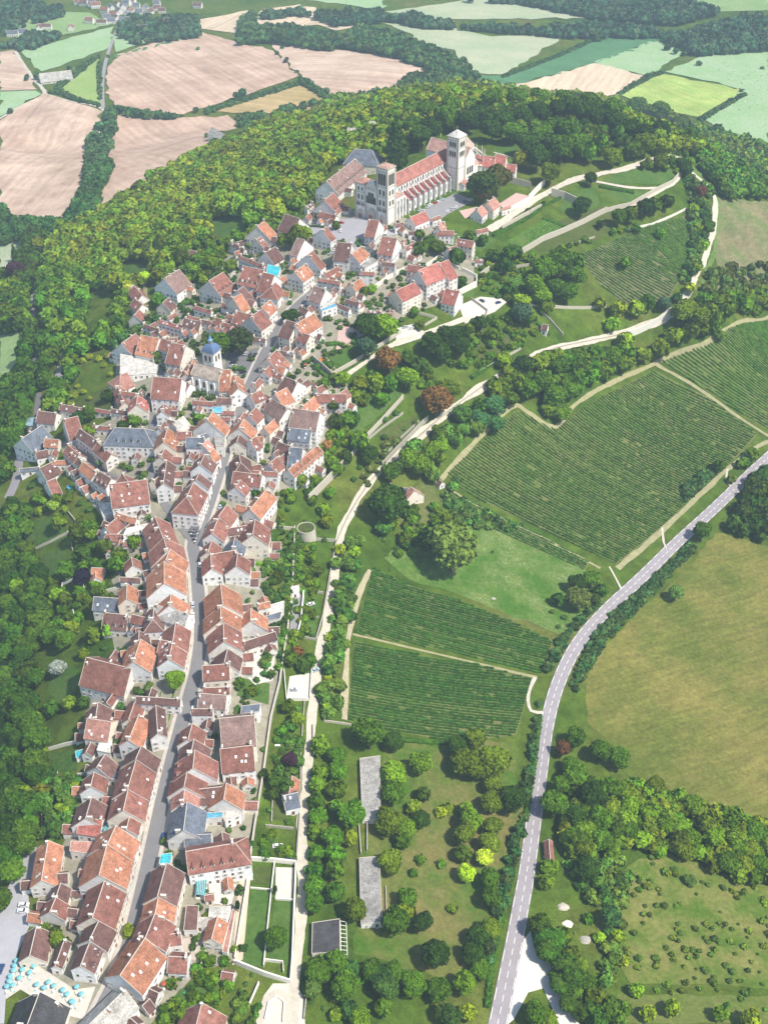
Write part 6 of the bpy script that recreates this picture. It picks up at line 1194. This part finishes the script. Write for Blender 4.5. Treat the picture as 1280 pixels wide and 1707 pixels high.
for t in [(41, 1510, 60, 1508, 'white', 'on the pale tarmac, upper one of a pair'), (39, 1520, 58, 1518, 'white', 'on the pale tarmac, lower one of a pair'), (3, 1617, 10, 1600, 'blue', 'at the very left edge on the tarmac'), (273, 1397, 276, 1385, 'blue', 'parked on the main street by the slate roof'),
 (463, 1412, 480, 1413, 'white', 'in the garden above the white walled garden'), (480, 1433, 495, 1434, 'blue', 'squeezed above the white garden wall'), (489, 1152, 500, 1152, 'silver', 'in the gravel parking bay'), (334, 943, 335, 935, 'white', 'at the kerb just below the street fork'),
 (322, 1010, 322, 1000, 'silver', 'at the left kerb, upper one of a pair'), (322, 1028, 322, 1018, 'white', 'at the left kerb, lower one of a pair'), (518, 1009, 530, 1009, 'white', 'on the small garden lawn'), (486, 1008, 487, 1000, 'silver', 'in the narrow grey yard'), (526, 1119, 530, 1118, 'pale blue', 'on the chalk path'),
 (234, 790, 245, 788, 'black', 'by the forecourt wall of the slate mansion, rear'), (238, 795, 250, 793, 'dark', 'by the forecourt wall of the slate mansion, front'), (261, 707, 261, 698, 'blue', 'in the narrow left lane'), (368, 846, 372, 838, 'pale blue', 'at the right kerb above the fork'),
 (410, 591, 413, 586, 'silver', 'in the car park under the dark tree, left'), (418, 593, 421, 588, 'dark', 'in the car park under the dark tree, middle'), (426, 593, 429, 588, 'black', 'in the car park under the dark tree, right'), (390, 606, 400, 604, 'black', 'in the middle of the shaded car park'), (389, 612, 398, 610, 'silver', 'in the shaded car park, second row front'), (393, 602, 403, 600, 'dark', 'in the shaded car park, second row back'), (406, 622, 414, 620, 'black', 'at the lower wall of the shaded car park'),
 (505, 661, 508, 655, 'white', 'parked between the houses right of the street'), (533, 371, 543, 373, 'silver', 'first in the line left of the basilica square'), (545, 373, 555, 374, 'black', 'second in the line left of the basilica square'), (556, 373, 566, 373, 'blue', 'third in the line left of the basilica square'), (569, 373, 579, 372, 'red', 'last in the line left of the basilica square'), (568, 386, 570, 380, 'white', 'alone on the left of the basilica square'),
 (583, 409, 590, 407, 'dark', 'at the lower end of the square, left of two'), (589, 411, 596, 409, 'silver', 'at the lower end of the square, right of two'), (558, 418, 562, 414, 'white', 'below the square by the houses'), (552, 424, 558, 421, 'silver', 'just beneath the white car below the square'),
 (713, 347, 720, 345, 'silver', 'nearest the towers in the nave car park'), (717, 343, 724, 341, 'white', 'second from the towers in the nave car park'), (725, 340, 731, 338, 'red', 'dark red one in the nave car park'), (730, 338, 736, 336, 'white', 'beside the red one in the nave car park'), (737, 334, 743, 333, 'pale blue', 'last of the nave wall line'),
 (700, 352, 706, 350, 'silver', 'by the south tower buttress'), (746, 354, 750, 350, 'white', 'outer row of the nave car park, first'), (753, 350, 757, 346, 'silver', 'outer row of the nave car park, second'), (760, 347, 764, 343, 'white', 'outer row of the nave car park, third'), (776, 337, 782, 336, 'blue', 'outer row of the nave car park, fourth'), (783, 335, 789, 334, 'white', 'outer row of the nave car park, last'),
 (675, 547, 682, 545, 'silver', 'on the rampart parking, left'), (685, 549, 694, 546, 'white', 'on the rampart parking, right'), (803, 503, 808, 506, 'dark', 'in the white gravel yard'), (830, 506, 836, 505, 'blue', 'at the right end of the white gravel yard')]: car(*t)
# ------------------------------------------------------------------ small things
def parasol_me():
    a = MB(); n = 8
    for k in range(n):
        t0, t1 = 6.2832 * k / n, 6.2832 * (k + 1) / n; a.face([(0, 0, 2.6), (1.0 * math.cos(t0), 1.0 * math.sin(t0), 2.2), (1.0 * math.cos(t1), 1.0 * math.sin(t1), 2.2)])
    p = MB(); p.tube([(0, 0, 0), (0, 0, 2.6)], .04, 6); t = MB(); t.cone((0, 0, .7), .5, .5, .05, 12); t.tube([(0, 0, 0), (0, 0, .7)], .05, 6); t.cone((0, 0, 0), .3, .25, .05, 10)
    s = MB()
    for k in range(2): x = .85 * (-1) ** k; s.box((x, 0, .42), .4, .4, .05); s.box((x * 1.22, 0, .45), .05, .4, .45); [s.box((x + dx, dy, 0), .04, .04, .42) for dx in (-.16, .16) for dy in (-.16, .16)]
    return a, p, t, s
pa, pp, pt, psd = parasol_me()
def tealm(N): N.col(N.obj().outputs['Color'])
cloth = mat('parasol_cloth', tealm, .8); PA, PP, PT, PS = pa.mesh('canopy', [cloth]), pp.mesh('pole', [M['white']]), pt.mesh('table', [M['white']]), psd.mesh('chairs', [cloth])
def parasol(u, v, col, lab, grp='terrace parasols'):
    p = at(u, v); o = empty('parasol', tuple(p + (0, 0, .2)), rng.uniform(0, 1)); tag(o, lab, 'parasol', grp); link('canopy', PA, o, (0, 0, 0), color=col); link('pole', PP, o, (0, 0, 0))
    t = empty('cafe_table', tuple(p + (.0, -1.3, .2)), rng.uniform(0, 3)); tag(t, lab.replace('parasol', 'table with two chairs').replace('teal ', 'white ').replace('red ', 'white '), 'table', 'cafe tables'); link('table_top', PT, t, (0, 0, 0)); link('chair', PS, t, (0, 0, 0), color=col)
for u, v in px('30,1606 27,1614 25,1622 45,1610 40,1621 59,1615 52,1626 35,1635 20,1632 18,1640 14,1649 24,1647 64,1646 83,1642 76,1651 92,1648 107,1655 114,1662 122,1674 130,1650 138,1662 124,1676'):
    parasol(u, v, (.18, .46, .50), 'teal parasol on the white restaurant terrace at lower left')
parasol(509, 613, (.55, .10, .07), 'red parasol in the small garden right of the upper street', None); parasol(651, 806, (.5, .05, .04), 'red parasol in the garden below the chalk path', None); parasol(275, 1645, (.45, .08, .05), 'red parasol in the yard by the long orange house', None)
for k, (u, v) in enumerate(px('322,884 327,886 331,884 320,889 325,891 330,889 324,896 328,897 326,902')):
    parasol(u, v, (.12, .12, .14), 'small dark parasol of the cafe at the street fork', 'cafe parasols at the fork')
p = at(312, 1654); b = MB(); b.box((0, 0, .72), 2.7, 1.5, .06); [b.box((x, y, 0), .08, .08, .72) for x in (-1.1, 1.1) for y in (-.6, .6)]; b.box((0, 0, .78), .04, 1.6, .15, m=1)
o = b.build('table_tennis_table', [plain('table_green', (.08, .36, .20), .5, .1), M['white']], None, tuple(p), R(60)); tag(o, 'green table tennis table on the garden grass', 'table')
p = at(119, 813); o = empty('paddling_pool', tuple(p)); tag(o, 'round bright blue paddling pool in the gate gardens', 'pool'); b = MB(); b.cone((0, 0, 0), 2.2, 2.2, .7, 20); b.build('rim', [plain('pool_rim', (.1, .3, .6), .5)], o); b = MB(); b.cone((0, 0, .55), 2.0, 2.0, .18, 20); b.build('water', [plain('pool_water', (.05, .35, .65), .1, .1, 1, .6)], o)
for u, v, r_, lab, c in [(945, 1541, 2.4, 'large pale boulder heap in the gravel clearing', 'whitewall'), (975, 1567, 2.6, 'round grey stone slab heap in the gravel clearing', 'drystone'), (938, 1512, 2.6, 'flat pale rubble patch at the top of the clearing', 'stone'), (822, 998, 1.4, 'small dark rock heap in the flower meadow', 'drystone'), (958, 1585, 1.4, 'small flat stone below the green tank', 'stone')]:
    p = at(u, v); V = ICO2[0] * (1 + rng.normal(0, .09, (len(ICO2[0]), 1))) * np.array([r_, r_ * .8, r_ * .35]); b = MB(); b.solid(V, ICO2[1]); o = b.build('boulder', [M[c]], None, tuple(p)); tag(o, lab, 'rock')
p = at(949, 1562); b = MB(); b.cone((0, 0, -.2), 1.0, 1.0, 1.2, 14); b.cone((0, 0, 1.0), 1.0, .3, .4, 14); tag(b.build('water_tank', [plain('tank_green', (.06, .28, .2), .5)], None, tuple(p)), 'small green tank standing in the clearing by the junction', 'tank')
def mk_person():
    V = [(0, 0, .92), (0, 0, 1.15), (0, 0, 1.4), (0, 0, 1.52), (0, 0, 1.68), (.1, 0, .9), (.11, .06, .48), (.12, 0, .04), (.12, -.12, .02), (-.1, 0, .9), (-.11, -.08, .48), (-.12, .02, .04), (-.12, -.1, .02), (.2, 0, 1.4), (.26, 0, 1.12), (.25, -.1, .86), (-.2, 0, 1.4), (-.26, 0, 1.12), (-.25, -.1, .86)]
    E = [(0, 1), (1, 2), (2, 3), (3, 4), (0, 5), (5, 6), (6, 7), (7, 8), (0, 9), (9, 10), (10, 11), (11, 12), (2, 13), (13, 14), (14, 15), (2, 16), (16, 17), (17, 18)]
    Rd = [.15, .13, .16, .06, .11, .1, .07, .05, .045, .1, .07, .05, .045, .07, .05, .04, .07, .05, .04]
    me = bpy.data.meshes.new('person'); me.from_pydata(V, E, []); o = bpy.data.objects.new('tmp', me); COL.objects.link(o); m_ = o.modifiers.new('s', 'SKIN')
    for v_, r_ in zip(me.skin_vertices[0].data if me.skin_vertices else [], Rd): v_.radius = (r_, r_)
    if not me.skin_vertices:
        bpy.context.view_layer.objects.active = o; bm = bmesh.new(); bm.from_mesh(me); bm.verts.layers.skin.verify(); bm.to_mesh(me); bm.free()
        for v_, r_ in zip(me.skin_vertices[0].data, Rd): v_.radius = (r_, r_)
    me.skin_vertices[0].data[0].use_root = True; s_ = o.modifiers.new('b', 'SUBSURF'); s_.levels = 1; dg = bpy.context.evaluated_depsgraph_get(); r = bpy.data.meshes.new_from_object(o.evaluated_get(dg)); bpy.data.objects.remove(o)
    return r
try: PM = mk_person()
except Exception as ex: print('person', ex); PM = None
if PM:
    skin = plain('skin', (.55, .35, .26)); 
    def ptop(N):
        z = N.n('ShaderNodeTexCoord'); sp = N.n('ShaderNodeSeparateXYZ'); N.l(z.outputs['Object'], sp.inputs[0])
        N.col(N.mix(N.ramp(sp.outputs[2], [(.0, (0,) * 3), (1, (1,) * 3)]), (.05, .05, .08), N.obj().outputs['Color']))
    PM.materials.clear(); PM.materials.append(mat('clothes', tealm, .9))
    for i, (u, v, c, lab) in enumerate([(328, 968, (.06, .06, .09), 'person in dark clothes walking down the main street, left of a pair'), (332, 970, (.10, .05, .05), 'person in dark clothes walking down the main street, right of a pair'), (326, 958, (.5, .5, .5), 'person in pale clothes standing on the street below the fork'), (205, 827, (.3, .1, .1), 'person on the curved lane by the long red roof'), (585, 400, (.6, .6, .6), 'person in white crossing the basilica square')]):
        p = at(u, v); o = link('person', PM, None, tuple(p + (0, 0, .38)), rng.uniform(0, 6), c); tag(o, lab, 'person')
        h_ = MB(); h_.cone((0, .02, 1.66), .11, .06, .12, 8); h_.build('hair', [M['bark']], o)
def mk_cow():
    V = [(0, 0, 1.05), (.5, 0, 1.1), (-.7, 0, 1.1), (1.0, 0, 1.3), (1.25, 0, 1.05), (.5, .2, .5), (.5, .2, .05), (.5, -.2, .5), (.5, -.2, .05), (-.7, .2, .55), (-.72, .2, .05), (-.7, -.2, .55), (-.72, -.2, .05), (-1.0, 0, 1.0), (-1.05, 0, .6)]
    b = MB(); b.tube([V[2], V[0], V[1], V[3]], [.36, .40, .36, .2], 8); b.tube([V[3], V[4]], [.19, .1], 7)
    for i in (5, 7, 9, 11): b.tube([(V[i][0], V[i][1], 1.0), V[i], V[i + 1]], [.17, .09, .06], 6)
    b.tube([V[2], V[13], V[14]], [.06, .03, .03], 5); return b.mesh('cow', [plain('cow_hide', (.72, .68, .60), .9, .12)])
COW = mk_cow()
for u, v in px('1205,106 1212,112 1198,118 1222,120 1230,128 1216,134 1240,132 1248,126 1236,140 1252,142 1262,136 1228,150 1244,156 1256,160 1266,152 1270,166 1240,172 1250,180 1262,176 1226,166 1215,125 1258,120 1268,128 1232,184 840,44 834,48 846,50 700,58 706,62 712,56'):
    p = at(u, v); o = link('cow', COW, None, tuple(p + (0, 0, .5)), rng.uniform(0, 6)); o.scale = (1.3,) * 3; tag(o, 'pale cow grazing on the pastures of the valley floor', 'cow', 'cows on the valley pastures')
for u, v, lab in [(463, 1244, 'white garden bench, left of a pair above the purple tree'), (482, 1244, 'white garden bench, right of a pair above the purple tree')]:
    p = at(u, v); o = empty('garden_bench', tuple(p), 0); tag(o, lab, 'bench'); b = MB(); b.box((0, 0, .42), 2.4, .6, .08); b.build('seat', [M['white']], o); b = MB(); b.box((0, .3, .5), 2.4, .08, .5); b.build('backrest', [M['white']], o); b = MB(); [b.box((x, 0, 0), .1, .5, .42) for x in (-1, 1)]; b.build('leg', [M['white']], o)
Q4 = [at(u, v, 3.0) for u, v in px('567,1535 577,1537 579,1591 568,1590')]; o = empty('pergola', tuple(Q4[0] - (0, 0, 3.0))); tag(o, 'white slatted pergola along the right side of the black flat roof', 'pergola'); O4 = Q4[0] - np.array([0, 0, 3.0]); b = MB(); Q5 = [q - O4 for q in Q4]
for i in range(9): f = i / 8; b.tube([Q5[0] + (Q5[3] - Q5[0]) * f, Q5[1] + (Q5[2] - Q5[1]) * f], .11, 4)
for i, j in ((0, 3), (1, 2)): b.tube([Q5[i], Q5[j]], .14, 4)
b.build('beam', [M['white']], o); b = MB()
for q in Q5: b.tube([q - (0, 0, 3.6), q], .12, 5)
b.build('post', [M['white']], o)
# ------------------------------------------------------------------ the far village
k = 0
for u, v in px('22,57 40,55 78,46 66,48 119,47 130,4 155,8 140,6 160,10 175,18 178,30 190,24 196,32 200,20 205,12 210,26 215,36 218,18 222,45 226,30 232,22 238,48 242,14 246,28 236,34 228,10 220,4 212,6 186,36 250,20 262,14 270,18 282,38 240,40 262,6 330,10 150,36 170,38 186,12 208,34 196,8'):
    p = at(u, v, 3); g = float(hgt(p[0], p[1])); o = empty('village_house', (p[0], p[1], g), rng.uniform(-.5, .6) + (1.57 if rng.uniform() < .3 else 0)); k += 1
    L_, W_, H_ = rng.uniform(11, 17), rng.uniform(7, 9), rng.uniform(4.5, 6.5); tag(o, 'small pale house with a tiled roof in the far village', 'house', 'houses of the far village')
    gbox(-L_ / 2, L_ / 2, -W_ / 2, W_ / 2, H_, H_ + W_ * .42).build('wall', [M['wall']], o, color=(.75, .72, .66)); gable_roof('roof', -L_ / 2, L_ / 2, -W_ / 2, W_ / 2, H_ + .05, H_ + W_ * .42 + .05, 'x', (CO['r'], CO['b'], CO['s'])[int(rng.integers(3))], o)
    for x in np.arange(-L_ / 2 + 2, L_ / 2 - 1, 3.2): link('window', W_ME, o, (x, -W_ / 2 - .02, 1.0))
# ------------------------------------------------------------------ air
HZ = 0.00013
b = MB(); b.prism([(-4200, -700), (4200, -700), (4200, 4600), (-4200, 4600)], -140.0, 430.0)
hm = bpy.data.materials.new('haze'); hm.use_nodes = True; t = hm.node_tree; t.nodes.clear(); ho = t.nodes.new('ShaderNodeOutputMaterial'); pv = t.nodes.new('ShaderNodeVolumePrincipled')
pv.inputs['Color'].default_value = (.66, .87, 1, 1); pv.inputs['Density'].default_value = HZ; pv.inputs['Anisotropy'].default_value = -.1; t.links.new(pv.outputs[0], ho.inputs['Volume'])
tag(b.build('haze', [hm]), 'thin bluish morning haze over the valley', kind='stuff')
